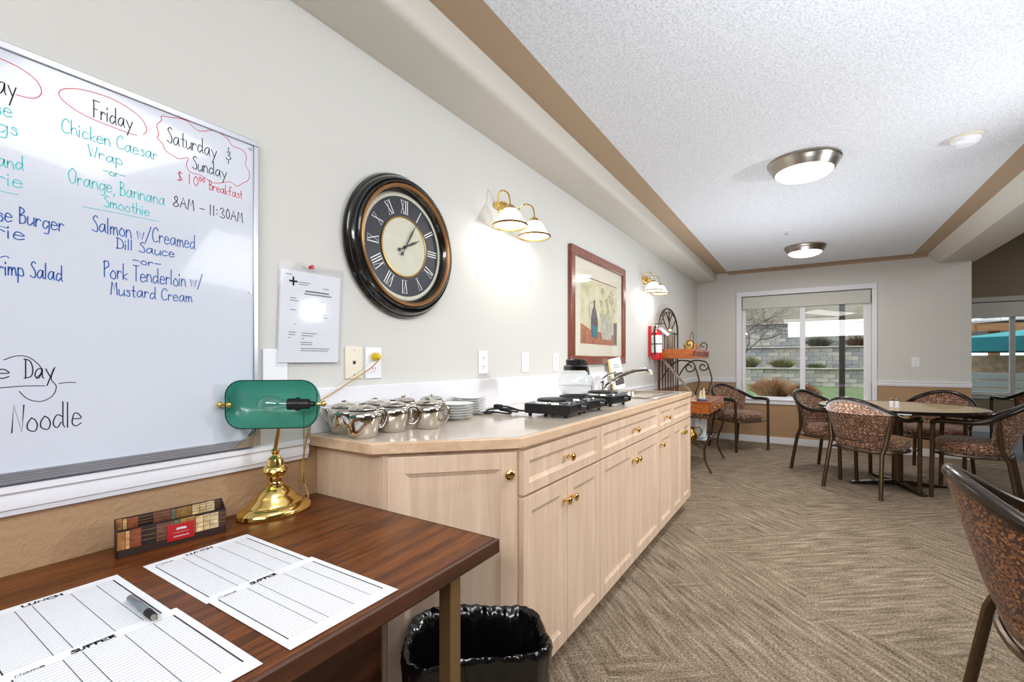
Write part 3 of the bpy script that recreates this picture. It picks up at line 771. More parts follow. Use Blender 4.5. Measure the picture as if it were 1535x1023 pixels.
# ================================================================== SCONCES
def sconce(ya, yb, lbl):
    ym = (ya+yb)/2; zc = 1.985
    t = thing('wall_sconce', lbl, 'sconce', (WX, ym, zc), 0, 'brass two-shade sconces')
    Fm = Matrix.Translation((WX, ym, zc)) @ Matrix(((0,0,1,0),(1,0,0,0),(0,1,0,0),(0,0,0,1)))
    obj('backplate', MB().lathe([(0,0.030),(0.02,0.028),(0.045,0.020),(0.056,0.010),(0.06,0.001)], seg=28, mat=Fm, sx=1.1, sy=0.8).box(-(yb-ya)/2+0.02, (yb-ya)/2-0.02, -0.014, 0.014, 0.004, 0.020, Fm), M['brass'], t)
    obj('finial', MB().sphere((WX+0.04, ym, zc), 0.014), M['brass'], t)
    for y in (ya, yb):
        X = WX+0.118
        pts = catmull([(WX+0.02, y+(ym-y)*0.35, zc-0.005), (WX+0.03, y+(ym-y)*0.15, zc+0.035), (WX+0.065, y, zc+0.058), (WX+0.105, y, zc+0.035), (X, y, zc-0.005), (X, y, zc-0.03)], 5)
        arm = obj('arm', MB().tube(pts, 0.0045, 8), M['brass'], t)
        obj('socket_cup', MB().lathe([(0,0.004),(0.012,0.002),(0.026,-0.010),(0.032,-0.026),(0.029,-0.028)], (X, y, zc-0.028), 20), M['brass'], t)
        sh = obj('glass_shade', MB().lathe([(0.030,-0.022),(0.042,-0.032),(0.052,-0.045),(0.062,-0.068),(0.078,-0.092),(0.088,-0.104)], (X, y, zc-0.028), 28), M['shadeglass'], t, solid=0.003)
        rim = [(X+0.088*math.cos(a), y+0.088*math.sin(a), zc-0.133) for a in [2*PI*k/32 for k in range(32)]]
        obj('rim', MB().tube(rim, 0.0055, 8, closed=True), M['oldbrass'], sh)
        obj('bulb', MB().sphere((X, y, zc-0.095), 0.028, 14, 10, (1,1,1.2)), M['bulb'], t)
        l = bpy.data.lights.new('sconce_lamp', 'POINT'); l.energy = 1.6; l.color = (1, 0.95, 0.88); l.shadow_soft_size = 0.035
        o = bpy.data.objects.new('sconce_lamp', l); o.location = (X, y, zc-0.15); COL.objects.link(o)
    return t
sconce(1.985, 2.235, 'brass wall sconce with two lit glass shades between clock and picture')
sconce(4.60, 4.85, 'brass two-shade wall sconce beyond the picture, above the extinguisher')

# ================================================================== FRAMED PICTURE
t = thing('framed_picture', 'framed still life print of vases in a wide cream mat', 'picture', (WX, 3.48, 1.13))
fy0, fy1, fz0, fz1, fwid = 2.91, 4.045, 1.13, 1.975, 0.065
for k, (a, b_, c, d) in enumerate(((fy0, fy1, fz1-fwid, fz1), (fy0, fy1, fz0, fz0+fwid), (fy0, fy0+fwid, fz0+fwid, fz1-fwid), (fy1-fwid, fy1, fz0+fwid, fz1-fwid))):
    obj('frame_rail', MB().box(WX+0.001, WX+0.030, a, b_, c, d), M['cherry'], t, bevel=0.005)
M['mat'] = simple('cream_mat_board', rgb(226, 220, 202), 0.8)
obj('mat_board', MB().box(WX+0.002, WX+0.010, fy0+0.02, fy1-0.02, fz0+0.02, fz1-0.02), M['mat'], t)
def art():
    m, nt, b = new_mat('still_life_ground')
    L = nt.links.new
    tc = N(nt, 'ShaderNodeTexCoord'); n = N(nt, 'ShaderNodeTexNoise'); n.inputs['Scale'].default_value = 9; n.inputs['Detail'].default_value = 5
    L(tc.outputs['Object'], n.inputs['Vector'])
    cr = N(nt, 'ShaderNodeValToRGB'); e = cr.color_ramp.elements
    e[0].position = 0.35; e[0].color = rgb(196, 192, 160); e[1].position = 0.65; e[1].color = rgb(222, 216, 196)
    k = e.new(0.5); k.color = rgb(214, 206, 168)
    L(n.outputs['Fac'], cr.inputs[0]); L(cr.outputs[0], b.inputs['Base Color']); b.inputs['Roughness'].default_value = 0.7
    return m
M['art'] = art()
ay0, ay1, az0, az1 = 3.10, 3.86, 1.285, 1.775
ax = WX + 0.011
obj('print', MB().box(WX+0.010, ax, ay0, ay1, az0, az1), M['art'], t)
def flat(mb, pts, lift=0.0006):
    mb.poly([(ax+lift, y, z) for y, z in pts]); return mb
A2 = lambda n, c, v=0.12, s_=30: simple(n, c, 0.8, var=v, vscale=s_)
obj('printed_ledge', flat(MB(), [(ay0,az0),(3.80,az0),(3.80,az0+0.09),(ay0+0.2,az0+0.105),(ay0,az0+0.15)]), A2('print_terracotta', rgb(176, 116, 90), 0.35, 25), t)
obj('printed_shadow_block', flat(MB(), [(3.78,az0+0.01),(ay1,az0),(ay1,az0+0.20),(3.78,az0+0.19)], 0.0008), A2('print_umber', rgb(112, 98, 88), 0.3), t)
obj('printed_bottle', flat(MB(), [(3.30,1.34),(3.42,1.33),(3.43,1.46),(3.40,1.54),(3.375,1.57),(3.37,1.63),(3.345,1.63),(3.34,1.57),(3.31,1.54),(3.29,1.46)], 0.0012), A2('print_checked_bottle', rgb(104, 96, 104), 0.5, 70), t)
obj('printed_bottle_base', flat(MB(), [(3.32,1.345),(3.42,1.335),(3.43,1.425),(3.31,1.43)], 0.0014), A2('print_teal', rgb(70, 128, 138), 0.25), t)
obj('printed_vase', flat(MB(), [(3.52,1.33),(3.72,1.325),(3.745,1.42),(3.73,1.50),(3.66,1.54),(3.56,1.54),(3.50,1.49),(3.49,1.40)], 0.001), A2('print_pale_vase', rgb(188, 186, 172), 0.2), t)
fl = MB()
random.seed(11)
for k in range(26):
    y = random.uniform(3.46, 3.82); z = random.uniform(1.50, 1.74); r_ = random.uniform(0.012, 0.03)
    flat(fl, [(y+r_*math.cos(a)*random.uniform(.6,1.2), z+r_*math.sin(a)*random.uniform(.6,1.2)) for a in [q*PI/4 for q in range(8)]], 0.0014+k*0.00004)
obj('printed_flowers', fl, A2('print_blossoms', rgb(178, 174, 140), 0.3, 60), t, smooth=False)
pc = MB(); ribbon(pc, catmull([(3.30,1.47),(3.26,1.52),(3.27,1.59),(3.335,1.61)], 5), 0.006, Vector((ax+0.0012,0,0)), VY, VZ, VX)
obj('printed_handle', pc, M['print'], t, smooth=False)
tr = MB(); ribbon(tr, [(ay0, az1+0.012), (ay1, az1+0.012)], 0.006, Vector((ax,0,0)), VY, VZ, VX)
obj('mat_line', tr, A2('print_brown', rgb(120, 80, 60)), t, smooth=False)
obj('glazing', MB().box(WX+0.016, WX+0.018, fy0+fwid-0.004, fy1-fwid+0.004, fz0+fwid-0.004, fz1-fwid+0.004), M['picglass'], t)

# ================================================================== COUNTER RUN
FX, CZT, CZB = -0.782, 0.914, 0.882
def shaker(mb, F, w, h, st, th=0.019, rec=0.008):
    """frame-and-panel front: local x = width, y = height, z = outward, origin at lower corner"""
    mb.box(0, st, 0, h, 0, th, F).box(w-st, w, 0, h, 0, th, F).box(st, w-st, 0, st, 0, th, F).box(st, w-st, h-st, h, 0, th, F)
    # sloped moulding
    m_ = min(0.014, st*0.35)
    o_ = [(st,st),(w-st,st),(w-st,h-st),(st,h-st)]; i_ = [(st+m_,st+m_),(w-st-m_,st+m_),(w-st-m_,h-st-m_),(st+m_,h-st-m_)]
    for k in range(4):
        a, b_ = o_[k], o_[(k+1) % 4]; c, d = i_[(k+1) % 4], i_[k]
        mb.poly([F @ Vector((a[0],a[1],th-0.002)), F @ Vector((b_[0],b_[1],th-0.002)), F @ Vector((c[0],c[1],th-rec)), F @ Vector((d[0],d[1],th-rec))])
    return mb
def panel(mb, F, w, h, st, th=0.019, rec=0.008):
    return mb.box(st-0.002, w-st+0.002, st-0.002, h-st+0.002, 0.002, th-rec, F)
def knob(F, x, y, z, parent):
    m_ = F @ Matrix.Translation((x, y, z))
    return obj('knob', MB().lathe([(0,0),(0.009,0),(0.009,0.002),(0.006,0.004),(0.005,0.012),(0.010,0.016),(0.0155,0.020),(0.0155,0.025),(0.011,0.029),(0,0.0305)], seg=20, mat=m_), M['brass'], parent)
def front(name, F, w, h, st, parent, kn=None, label=None):
    d = obj(name, shaker(MB(), F, w, h, st), M['maple'], parent, bevel=0.0012, smooth=False)
    obj('recessed_panel', panel(MB(), F, w, h, st), M['maple'], d, smooth=False)
    if kn: knob(F, kn[0], kn[1], 0.019, d)
    return d
def faceF(y, z):   # +X facing front, local x -> +Y
    return Matrix(((0,0,1,FX+0.001),(1,0,0,y),(0,1,0,z),(0,0,0,1)))
# corner unit with the angled door
c0 = Vector((-1.077, 0.960)); c1 = Vector((-0.782, 1.255))
t = thing('base_cabinet', 'angled corner cabinet of pale maple at the desk end of the counter', 'cabinet', (-1.1, 1.2, 0), 0, 'pale maple base cabinets')
obj('carcass', MB().prism([(WX+0.001,0.960),(c0.x,c0.y),(c1.x,c1.y),(WX+0.001,c1.y)], 0.098, CZB-0.001).prism([(WX+0.001,0.99),(c0.x-0.02,0.99),(c1.x-0.06,c1.y-0.01),(c1.x-0.06,c1.y),(WX+0.001,c1.y)], 0, 0.0975), M['maple'], t, smooth=False)
dv = (c1-c0).normalized(); L_ = (c1-c0).length
AF = Matrix(((dv.x, 0, dv.y, c0.x+dv.y*0.001), (dv.y, 0, -dv.x, c0.y-dv.x*0.001), (0, 1, 0, 0.104), (0, 0, 0, 1)))
AF = AF @ Matrix.Translation((0.014, 0, 0))
front('door', AF, L_-0.022, 0.765, 0.052, t, (L_-0.022-0.026, 0.700))
units = [(1.258, 1.909, [(1.258,1.909,True)], [(1.258,1.583,'r'),(1.583,1.909,'l')], 'pale maple cabinet beside the waste bin, one wide drawer over two doors'),
         (1.910, 2.868, [(1.910,2.868,True)], [(1.910,2.389,'r'),(2.389,2.868,'l')], 'widest pale maple cabinet, under the hot plates'),
         (2.869, 3.199, [(2.869,3.199,'s')], [(2.869,3.199,'l')], 'narrow single-door pale maple cabinet with a small drawer'),
         (3.200, 3.782, [(3.200,3.782,False)], [(3.200,3.491,'r'),(3.491,3.782,'l')], 'end maple cabinet below the sink, farthest from the desk')]
for (a, b_, dr, ds, lbl) in units:
    t = thing('base_cabinet', lbl, 'cabinet', (-1.1, (a+b_)/2, 0), 0, 'pale maple base cabinets')
    obj('carcass', MB().box(WX+0.001, FX-0.018, a, a+0.016, 0.116, CZB-0.003).box(WX+0.001, FX-0.018, b_-0.0165, b_-0.0005, 0.116, CZB-0.003).box(WX+0.001, FX-0.018, a, b_-0.0005, 0.098, 0.1155)
        .box(WX+0.001, WX+0.012, a+0.017, b_-0.017, 0.117, 0.70).box(FX-0.0175, FX, a, b_-0.0005, 0.098, CZB-0.003).box(WX+0.001, FX-0.06, a, b_-0.0005, 0, 0.0975), M['maple'], t, smooth=False)
    for (p, q, kn) in dr:
        w = q-p-0.005
        front('drawer', faceF(p+0.0025, 0.725), w, 0.143, 0.036 if w > 0.4 else 0.030, t, (w*0.5, 0.0715) if kn else None)
    for (p, q, side) in ds:
        w = q-p-0.005
        front('door', faceF(p+0.0025, 0.104), w, 0.612, 0.052, t, ((w-0.027) if side == 'r' else 0.027, 0.535))
t = thing('countertop', 'long beige laminate countertop with a maple edge and clipped corner', 'countertop', (-1.1, 2.3, CZB))
def clip_poly(o):
    k = 0.4142*o
    return [(WX+0.001, 0.918+o), (-1.083-k+o*0.0, 0.918+o), (-0.757-o, 1.246+k), (-0.757-o, 3.80-o), (WX+0.001, 3.80-o)]
P0, P1, P2 = clip_poly(0), clip_poly(0.0215), clip_poly(0.020)
# laminate slab in pieces round the sink cut-out
SX0, SX1, SY0, SY1 = -1.20, -0.86, 2.98, 3.58
sl = MB()
sl.prism([P1[0], P1[1], P1[2], (P1[2][0], SY0), (WX+0.001, SY0)], CZB, CZT)
sl.prism([(WX+0.001,SY0),(SX0,SY0),(SX0,SY1),(WX+0.001,SY1)], CZB, CZT).prism([(SX1,SY0),(P1[2][0],SY0),(P1[2][0],SY1),(SX1,SY1)], CZB, CZT)
sl.prism([(WX+0.001,SY1),(P1[2][0],SY1),P1[3],P1[4]], CZB, CZT)
obj('laminate_top', sl, M['laminate'], t, smooth=False)
for k in range(4):
    a, b_, c, d = P0[k], P0[k+1], P2[k+1], P2[k]
    obj('wood_edge', MB().prism([a, b_, c, d], CZB-0.002, CZT-0.0005), M['maple_h'], t, bevel=0.003)
obj('backsplash', MB().box(WX+0.001, WX+0.018, 0.925, 3.80, CZT, 1.066).box(WX+0.001, WX+0.018, 3.80, 3.81, CZT, 1.066), M['whitegl'] if 'whitegl' in M else M['white'], t, bevel=0.003)
# sink and tap
t = thing('sink', 'stainless drop-in sink at the far end of the counter', 'sink', (-1.03, 3.28, CZT))
rim = MB()
def rrect(x0, x1, y0, y1, r, n=5):
    out = []
    for (cx_, cy_, a0) in ((x1-r,y1-r,0),(x0+r,y1-r,PI/2),(x0+r,y0+r,PI),(x1-r,y0+r,3*PI/2)):
        for k in range(n+1): out.append((cx_+r*math.cos(a0+k*PI/2/n), cy_+r*math.sin(a0+k*PI/2/n)))
    return out
def loops(mb, L):
    V = [[mb.bm.verts.new(p) for p in l] for l in L]
    for A, B in zip(V, V[1:]): mb.ring_faces(A, B)
    return V
o3 = lambda R, z: [(x, y, z) for x, y in R]
V = loops(rim, [o3(rrect(-1.24,-0.82,2.94,3.62,0.05), CZT+0.0005), o3(rrect(-1.235,-0.825,2.945,3.615,0.05), CZT+0.006), o3(rrect(-1.19,-0.87,2.99,3.57,0.05), CZT+0.006),
                o3(rrect(-1.185,-0.875,2.995,3.565,0.05), CZT), o3(rrect(-1.17,-0.89,3.01,3.55,0.05), CZT-0.15)])
rim.bm.faces.new(V[-1])
obj('basin', rim, M['nickel'], t)
obj('drain', MB().lathe([(0,0.002),(0.03,0.002),(0.035,0)], (-1.03,3.28,CZT-0.15), 18), M['chrome'], t)
t = thing('faucet', 'chrome single-lever faucet behind the sink', 'faucet', (-1.31, 3.30, CZT))
obj('faucet_body', MB().lathe([(0,0),(0.032,0),(0.032,0.006),(0.024,0.012),(0.022,0.06),(0.026,0.07),(0.022,0.095),(0,0.10)], (-1.31,3.30,CZT+0.001), 20), M['chrome'], t)
obj('spout', MB().tube(catmull([(-1.30,3.30,CZT+0.03),(-1.22,3.33,CZT+0.10),(-1.12,3.38,CZT+0.155),(-1.02,3.43,CZT+0.175),(-0.985,3.445,CZT+0.165)], 6), [0.014]*20+[0.012]*5, 10), M['chrome'], t)
obj('aerator', MB().cyl((-0.985,3.445,CZT+0.172),(-0.978,3.449,CZT+0.140),0.014), M['creampl'], t)
obj('lever', MB().tube(catmull([(-1.31,3.30,CZT+0.09),(-1.29,3.34,CZT+0.125),(-1.23,3.40,CZT+0.155)], 5), 0.007, 8), M['chrome'], t)
# leaning cards by the tap
t = thing('brochure', 'tall leaning brochure with a yellow edge and a dark picture behind the faucet', 'brochure', (-1.33, 3.58, CZT))
F = Matrix.Translation((-1.33, 3.50, CZT+0.004)) @ Matrix.Rotation(-0.15, 4, 'Y') @ Matrix.Rotation(math.radians(58), 4, 'Z')
F = Matrix.Translation((-1.30, 3.68, CZT+0.014)) @ Matrix.Rotation(math.radians(52), 4, 'Z') @ Matrix.Rotation(-0.22, 4, 'Y')
obj('card', MB().box(-0.06, 0.06, -0.002, 0.002, 0, 0.255, F), M['paper'], t)
obj('yellow_edge', MB().box(-0.062, -0.045, -0.003, -0.0021, 0.0, 0.25, F), simple('yellow_card_ink', rgb(226, 200, 110), 0.6), t)
obj('printed_photo', MB().box(-0.030, 0.055, -0.003, -0.0021, 0.03, 0.13, F), simple('dark_photo_ink', rgb(84, 78, 74), 0.6, var=0.6, vscale=60), t)
obj('heading', MB().box(-0.02, 0.03, -0.003, -0.0021, 0.195, 0.20, F).box(-0.02, 0.04, -0.003, -0.0021, 0.175, 0.18, F), M['print'], t)
t = thing('leaflet_box', 'small white and blue leaflet box right of the tall brochure', 'leaflet', (-1.31, 3.79, CZT))
obj('box', MB().box(-1.375, -1.325, 3.70, 3.785, CZT+0.001, CZT+0.11), M['paper'], t, bevel=0.002)
obj('blue_label', MB().box(-1.3245, -1.3235, 3.71, 3.74, CZT+0.03, CZT+0.10), simple('sky_blue_print', rgb(120, 180, 226), 0.6), t)

# ---- teapots
def teapot():
    t = thing('teapot', '', 'teapot', (0,0,0), 0, 'small stainless teapots on the counter')
    obj('body', MB().lathe([(0,0.0),(0.035,0.0),(0.039,0.003),(0.045,0.018),(0.0505,0.038),(0.053,0.054),(0.052,0.064),(0.046,0.071),(0.040,0.0735),(0.038,0.0735),(0.041,0.068),(0,0.066)], seg=32), M['steel'], t, local=True)
    lid = obj('lid', MB().lathe([(0.0405,0.0745),(0.0425,0.076),(0.040,0.080),(0.028,0.085),(0.012,0.087),(0,0.0875)], seg=28), M['steel'], t, local=True)
    obj('lid_knob', MB().box(-0.010, 0.010, -0.004, 0.004, 0.0875, 0.0935), M['steel'], lid, local=True, bevel=0.0015)
    sp = MB()
    sp.grid([[(0.044,-0.012,0.030),(0.052,0,0.026),(0.044,0.012,0.030)], [(0.048,-0.014,0.048),(0.066,0,0.046),(0.048,0.014,0.048)], [(0.046,-0.015,0.064),(0.078,0,0.066),(0.046,0.015,0.064)], [(0.042,-0.013,0.072),(0.080,0,0.073),(0.042,0.013,0.072)]])
    obj('spout', sp, M['steel'], t, local=True, solid=0.0018, sub=1)
    obj('spout_hole', MB().lathe([(0,0),(0.006,0)], seg=10, mat=Matrix.Translation((0.064,0,0.0715)) @ Matrix.Diagonal((1.5,1,1,1))), M['black'], t, local=True)
    obj('handle', MB().tube(catmull([(-0.046,0,0.066),(-0.066,0,0.070),(-0.078,0,0.058),(-0.077,0,0.038),(-0.064,0,0.024),(-0.050,0,0.026)], 5), 0.0034, 8, flat=1.7), M['steel'], t, local=True)
    return t
tp = teapot()
spots = [(-1.320, 1.010, 235, 'leftmost stainless teapot, half hidden by the green lamp shade'),
         (-1.195, 0.982, 262, 'front stainless teapot nearest the counter corner'),
         (-1.208, 1.124, 222, 'stainless teapot in the middle of the front row'),
         (-1.160, 1.245, 190, 'right front stainless teapot with its spout to the left'),
         (-1.322, 1.140, 50, 'stainless teapot at the wall behind the two front ones'),
         (-1.322, 1.282, 285, 'second stainless teapot from the left in the back row'),
         (-1.285, 1.400, 318, 'back stainless teapot beside the saucers')]
tp.scale = (1.08, 1.08, 1.18)
tp.location = (spots[0][0], spots[0][1], CZT+0.0005); tp.rotation_euler = (0,0,math.radians(spots[0][2])); tp['label'] = spots[0][3]
for (x, y, a, lbl) in spots[1:]:
    dup(tp, (x, y, CZT+0.0005), math.radians(a), lbl)
# ---- saucers in two stacks
ORD = ['bottom', 'second', 'third', 'fourth', 'fifth', 'sixth', 'seventh', 'eighth']
first = None
for si, (x, y, n, nm) in enumerate(((-1.235, 1.497, 6, 'nearer'), (-1.300, 1.680, 7, 'farther'))):
    for k in range(n):
        pos = 'top' if k == n-1 else ORD[k]
        lbl = f'white saucer, {pos} {"one" if pos in ("top","bottom") else "from the bottom"} of the {nm} stack beside the teapots'
        z = CZT+0.0005+k*0.0105
        jx, jy = random.uniform(-.002,.002), random.uniform(-.002,.002)
        if first is None:
            first = obj('saucer', MB().lathe([(0,0.0),(0.034,0.0),(0.036,0.003),(0.052,0.0075),(0.072,0.0135),(0.0735,0.0148),(0.071,0.0150),(0.050,0.0095),(0.032,0.006),(0,0.0055)], seg=40), M['porcelain'])
            o = first
        else:
            o = first.copy(); COL.objects.link(o)
        o.location = (x+jx, y+jy, z)
        tag(o, lbl, 'saucer', 'white saucers in two stacks')
# ---- bundled cord
t = thing('power_cord', 'bundled black power cord tied on the counter left of the hot plates', 'cord', (-1.2, 1.75, CZT))
zc = CZT + 0.006
cp = [(-1.285,1.715,zc),(-1.25,1.735,zc),(-1.215,1.745,zc+0.004),(-1.21,1.72,zc),(-1.235,1.700,zc),(-1.24,1.74,zc+0.012),(-1.19,1.775,zc+0.016),(-1.13,1.80,zc+0.012),(-1.115,1.785,zc+0.004),(-1.15,1.76,zc+0.012),(-1.20,1.765,zc+0.020),(-1.22,1.79,zc+0.024),(-1.17,1.80,zc+0.022),(-1.11,1.81,zc+0.008),(-1.075,1.82,zc+0.012),(-1.062,1.83,zc+0.018)]
obj('cable', MB().tube(catmull(cp, 6), 0.0042, 8), M['rubber'], t)
cp2 = [(-1.24,1.73,zc),(-1.20,1.75,zc),(-1.16,1.74,zc),(-1.13,1.755,zc),(-1.16,1.79,zc+0.002),(-1.21,1.785,zc+0.008)]
obj('cable_loop', MB().tube(catmull(cp2, 6), 0.0040, 8), M['rubber'], t)
obj('plug', MB().box(-1.235,-1.195,1.765,1.795,zc+0.012,zc+0.034), M['rubber'], t, bevel=0.006)
# ---- hot plates
def hotplate():
    t = thing('hot_plate', '', 'hot plate', (0,0,0), 0, 'black single-burner hot plates')
    obj('body', MB().prism(rrect(-0.108,0.108,-0.102,0.102,0.014), 0.014, 0.056), M['black'], t, local=True, bevel=0.004)
    bn = obj('burner', MB().lathe([(0.082,0.062),(0.080,0.073),(0.074,0.0755),(0.020,0.0755),(0.018,0.074),(0,0.074)], seg=40), simple('cast_iron_burner', rgb(34,33,34), 0.42, 0.5), t, local=True)
    obj('trim_ring', MB().lathe([(0.092,0.056),(0.091,0.061),(0.086,0.064),(0.081,0.063),(0.081,0.056)], seg=40), M['chrome'], bn, local=True)
    kb = obj('knob', MB().lathe([(0,0.026),(0.014,0.026),(0.017,0.020),(0.020,0.004),(0.023,0.0),(0,0)], seg=16, mat=Matrix.Translation((0.105,0.062,0.037)) @ Matrix.Rotation(PI/2,4,'Y')), M['blackgl'], t, local=True)
    obj('grip', MB().box(0.131,0.137,0.058,0.066,0.024,0.050), M['black'], kb, local=True, bevel=0.001)
    for sx in (-1,1):
        for sy in (-1,1):
            obj('foot', MB().cyl((sx*0.085,sy*0.08,0),(sx*0.085,sy*0.08,0.020),0.007,0.010,12), M['rubber'], t, local=True)
    return t
hp = hotplate(); hp.location = (-0.950, 1.845, CZT+0.0005); hp['label'] = 'black hot plate nearest the teapots, its burner empty'
hp.rotation_euler = (0,0,math.radians(3))
dup(hp, (-0.955, 2.075, CZT+0.0005), math.radians(-3), 'black hot plate with the glass carafe on it')
dup(hp, (-0.955, 2.430, CZT+0.0005), math.radians(-6), 'black hot plate nearest the sink')
# ---- carafe
cxp = (-0.958, 2.078, CZT+0.0765)
t = thing('coffee_carafe', 'round glass coffee carafe with a black collar and handle', 'carafe', cxp)
obj('glass_bowl', MB().lathe([(0,0.0),(0.050,0.0),(0.064,0.005),(0.080,0.026),(0.087,0.054),(0.084,0.080),(0.072,0.104),(0.056,0.121),(0.048,0.132)], cxp, 40), M['carafe'], t)
obj('collar', MB().lathe([(0.047,0.120),(0.060,0.121),(0.061,0.140),(0.054,0.146),(0.046,0.146)], cxp, 32), M['blackgl'], t)
obj('lid', MB().lathe([(0.046,0.146),(0.048,0.170),(0.040,0.176),(0,0.177)], cxp, 28), M['black'], t)
hd = Vector((0.30, 0.954, 0)) * 1.0
hb = Vector(cxp)
P = [hb+Vector((0,0,0.160))+hd*0.03, hb+Vector((0,0,0.162))+hd*0.062, hb+Vector((0,0,0.145))+hd*0.078, hb+Vector((0,0,0.12))+hd*0.086, hb+Vector((0,0,0.098))+hd*0.092]
obj('handle', MB().tube(catmull([tuple(p) for p in P], 5), 0.008, 8, flat=1.4), M['black'], t)
obj('water', MB().lathe([(0,0.003),(0.049,0.003),(0.062,0.008),(0.0775,0.028),(0.0825,0.046),(0,0.046)], cxp, 32), glass_mat('clear_water', (0.95,0.96,0.96,1), 0.02), t)

# ================================================================== DESK
t = thing('desk', 'walnut-topped desk with a bronze square leg under the whiteboard', 'desk', (-1.02, 0.1, 0))
DZ = 0.713
obj('desktop', MB().prism(rrect(WX+0.002,-0.660,-1.25,0.950,0.008,3), DZ-0.036, DZ), M['walnut'], t, bevel=0.003)
obj('edge_band', MB().box(-0.6595,-0.649,-1.25,0.958,DZ-0.036,DZ-0.001).box(WX+0.002,-0.6600,0.9505,0.958,DZ-0.036,DZ-0.001), M['walnut_d'], t, bevel=0.003)
obj('modesty_panel', MB().box(-0.945,-0.925,-1.15,0.82,0.08,DZ-0.037), M['walnut_d'], t)
for (x, y) in ((-0.702,0.828),(-1.36,0.828),(-0.702,-1.12),(-1.36,-1.12)):
    obj('leg', MB().box(x-0.018,x+0.018,y-0.018,y+0.018,0,DZ-0.0365), simple('bronze_gold_leg', rgb(150,122,84), 0.35, 0.7) if 'bg' not in M else M['bg'], t, bevel=0.002)
obj('apron', MB().box(-0.72,-0.69,-1.10,0.809,DZ-0.066,DZ-0.0365), M['walnut_d'], t)

# ---- banker's lamp
lx, ly = -1.315, 0.765
t = thing('desk_lamp', 'brass desk lamp with a green glass shade and pull chain', 'lamp', (lx, ly, DZ))
B0 = Vector((lx, ly, DZ+0.0005))
obj('base', MB().lathe([(0,0),(0.104,0),(0.107,0.004),(0.105,0.014),(0.098,0.020),(0.088,0.026),(0.080,0.028),(0.076,0.034),(0.060,0.044),(0.056,0.052),(0.046,0.064),(0.030,0.074),(0.022,0.080),(0,0.080)], B0, 48, sx=0.68, sy=1.0), M['brass'], t)
obj('stem_urn', MB().lathe([(0.020,0.078),(0.021,0.084),(0.018,0.092),(0.022,0.102),(0.022,0.108),(0.030,0.116),(0.034,0.124),(0.031,0.134),(0.024,0.140),(0.022,0.150),(0.020,0.158),(0.010,0.166),(0.008,0.170),(0.012,0.176),(0.012,0.182),(0.006,0.188)], B0, 28), M['brass'], t)
ah = Vector((0.773, 0.634, 0))      # the shade is turned towards the room
vd = Vector((-0.634, 0.773, 0))      # away from the viewer of the desk
sc_ = B0 + Vector((0.052, -0.041, 0.323))
obj('stem', MB().tube([tuple(B0+Vector((0,0,0.185))), tuple(B0+Vector((0.006,0.006,0.24))), tuple(sc_+vd*0.05+Vector((0,0,-0.03)))], 0.0055, 10), M['brass'], t)
# half-cylinder shade with rounded ends, open side towards the room
Lh, Rr = 0.122, 0.067
rows = []
na, nx = 16, 26
rc = 0.042                                  # corner radius of the opening
for i in range(nx+1):
    th_ = -PI/2 + PI*i/nx
    x_ = math.copysign(abs(math.sin(th_))**0.75, math.sin(th_))*Lh
    over = max(0.0, abs(x_)-(Lh-rc))
    hz = Rr - rc + math.sqrt(max(rc*rc-over*over, 0.0))
    k = math.sqrt(max(0.0, 1-(over/rc)**2))*0.5+0.5
    row = []
    for q_ in range(na+1):
        a = PI*q_/na
        row.append(tuple(sc_ + ah*x_ + vd*(math.sin(a)*0.055*k) + Vector((0,0,math.cos(a)*hz))))
    rows.append(row)
sm = MB().grid(rows)
for e in (0, nx):
    sm.poly(rows[e])
shade = obj('lamp_shade', sm, M['green'], t, solid=0.003)
edge = [rows[i][0] for i in range(nx+1)] + [rows[nx-i][na] for i in range(nx+1)]
obj('shade_edge', MB().tube(edge, 0.0017, 6, closed=True), simple('dark_green_glass_edge', rgb(14,60,52), 0.2), shade)
for s_ in (-1, 1):
    e0 = sc_ + ah*(s_*Lh) + vd*0.004
    obj('finial', MB().cyl(tuple(e0), tuple(e0+ah*s_*0.012), 0.006, 0.005).sphere(tuple(e0+ah*s_*0.017), 0.0085), M['brass'], t)
obj('inner_nut', MB().sphere(tuple(sc_-ah*(Lh-0.010)), 0.0085), M['brass'], t)
s0 = sc_ + ah*(Lh-0.006); s1 = sc_ + ah*(Lh-0.078)
obj('socket', MB().tube([tuple(s0), tuple(s0-ah*0.012), tuple(s0-ah*0.015), tuple(s0-ah*0.040), tuple(s0-ah*0.042), tuple(s0-ah*0.050), tuple(s0-ah*0.052), tuple(s1)], [0.007,0.008,0.014,0.015,0.019,0.019,0.016,0.016], 20), M['black'], t)
bq = (-ah).to_track_quat('Z','Y').to_matrix().to_4x4()
bm_ = Matrix.Translation(s1) @ bq
obj('bulb', MB().lathe([(0.012,0),(0.013,0.012),(0.018,0.022),(0.024,0.038),(0.0265,0.054),(0.022,0.070),(0.012,0.080),(0,0.083)], seg=24, mat=bm_), M['carafe'], t)
ch = s0 - ah*0.030 + Vector((0,0,-0.018))
obj('pull_chain', MB().tube([tuple(ch), tuple(ch+Vector((0,0,-0.09))), tuple(ch+Vector((0,0,-0.175)))], 0.0011, 6).cyl(tuple(ch+Vector((0,0,-0.175))), tuple(ch+Vector((0,0,-0.205))), 0.0018, 0.0045, 10), M['brass'], t)
cordm = simple('gold_lamp_cord', rgb(188,150,84), 0.5)
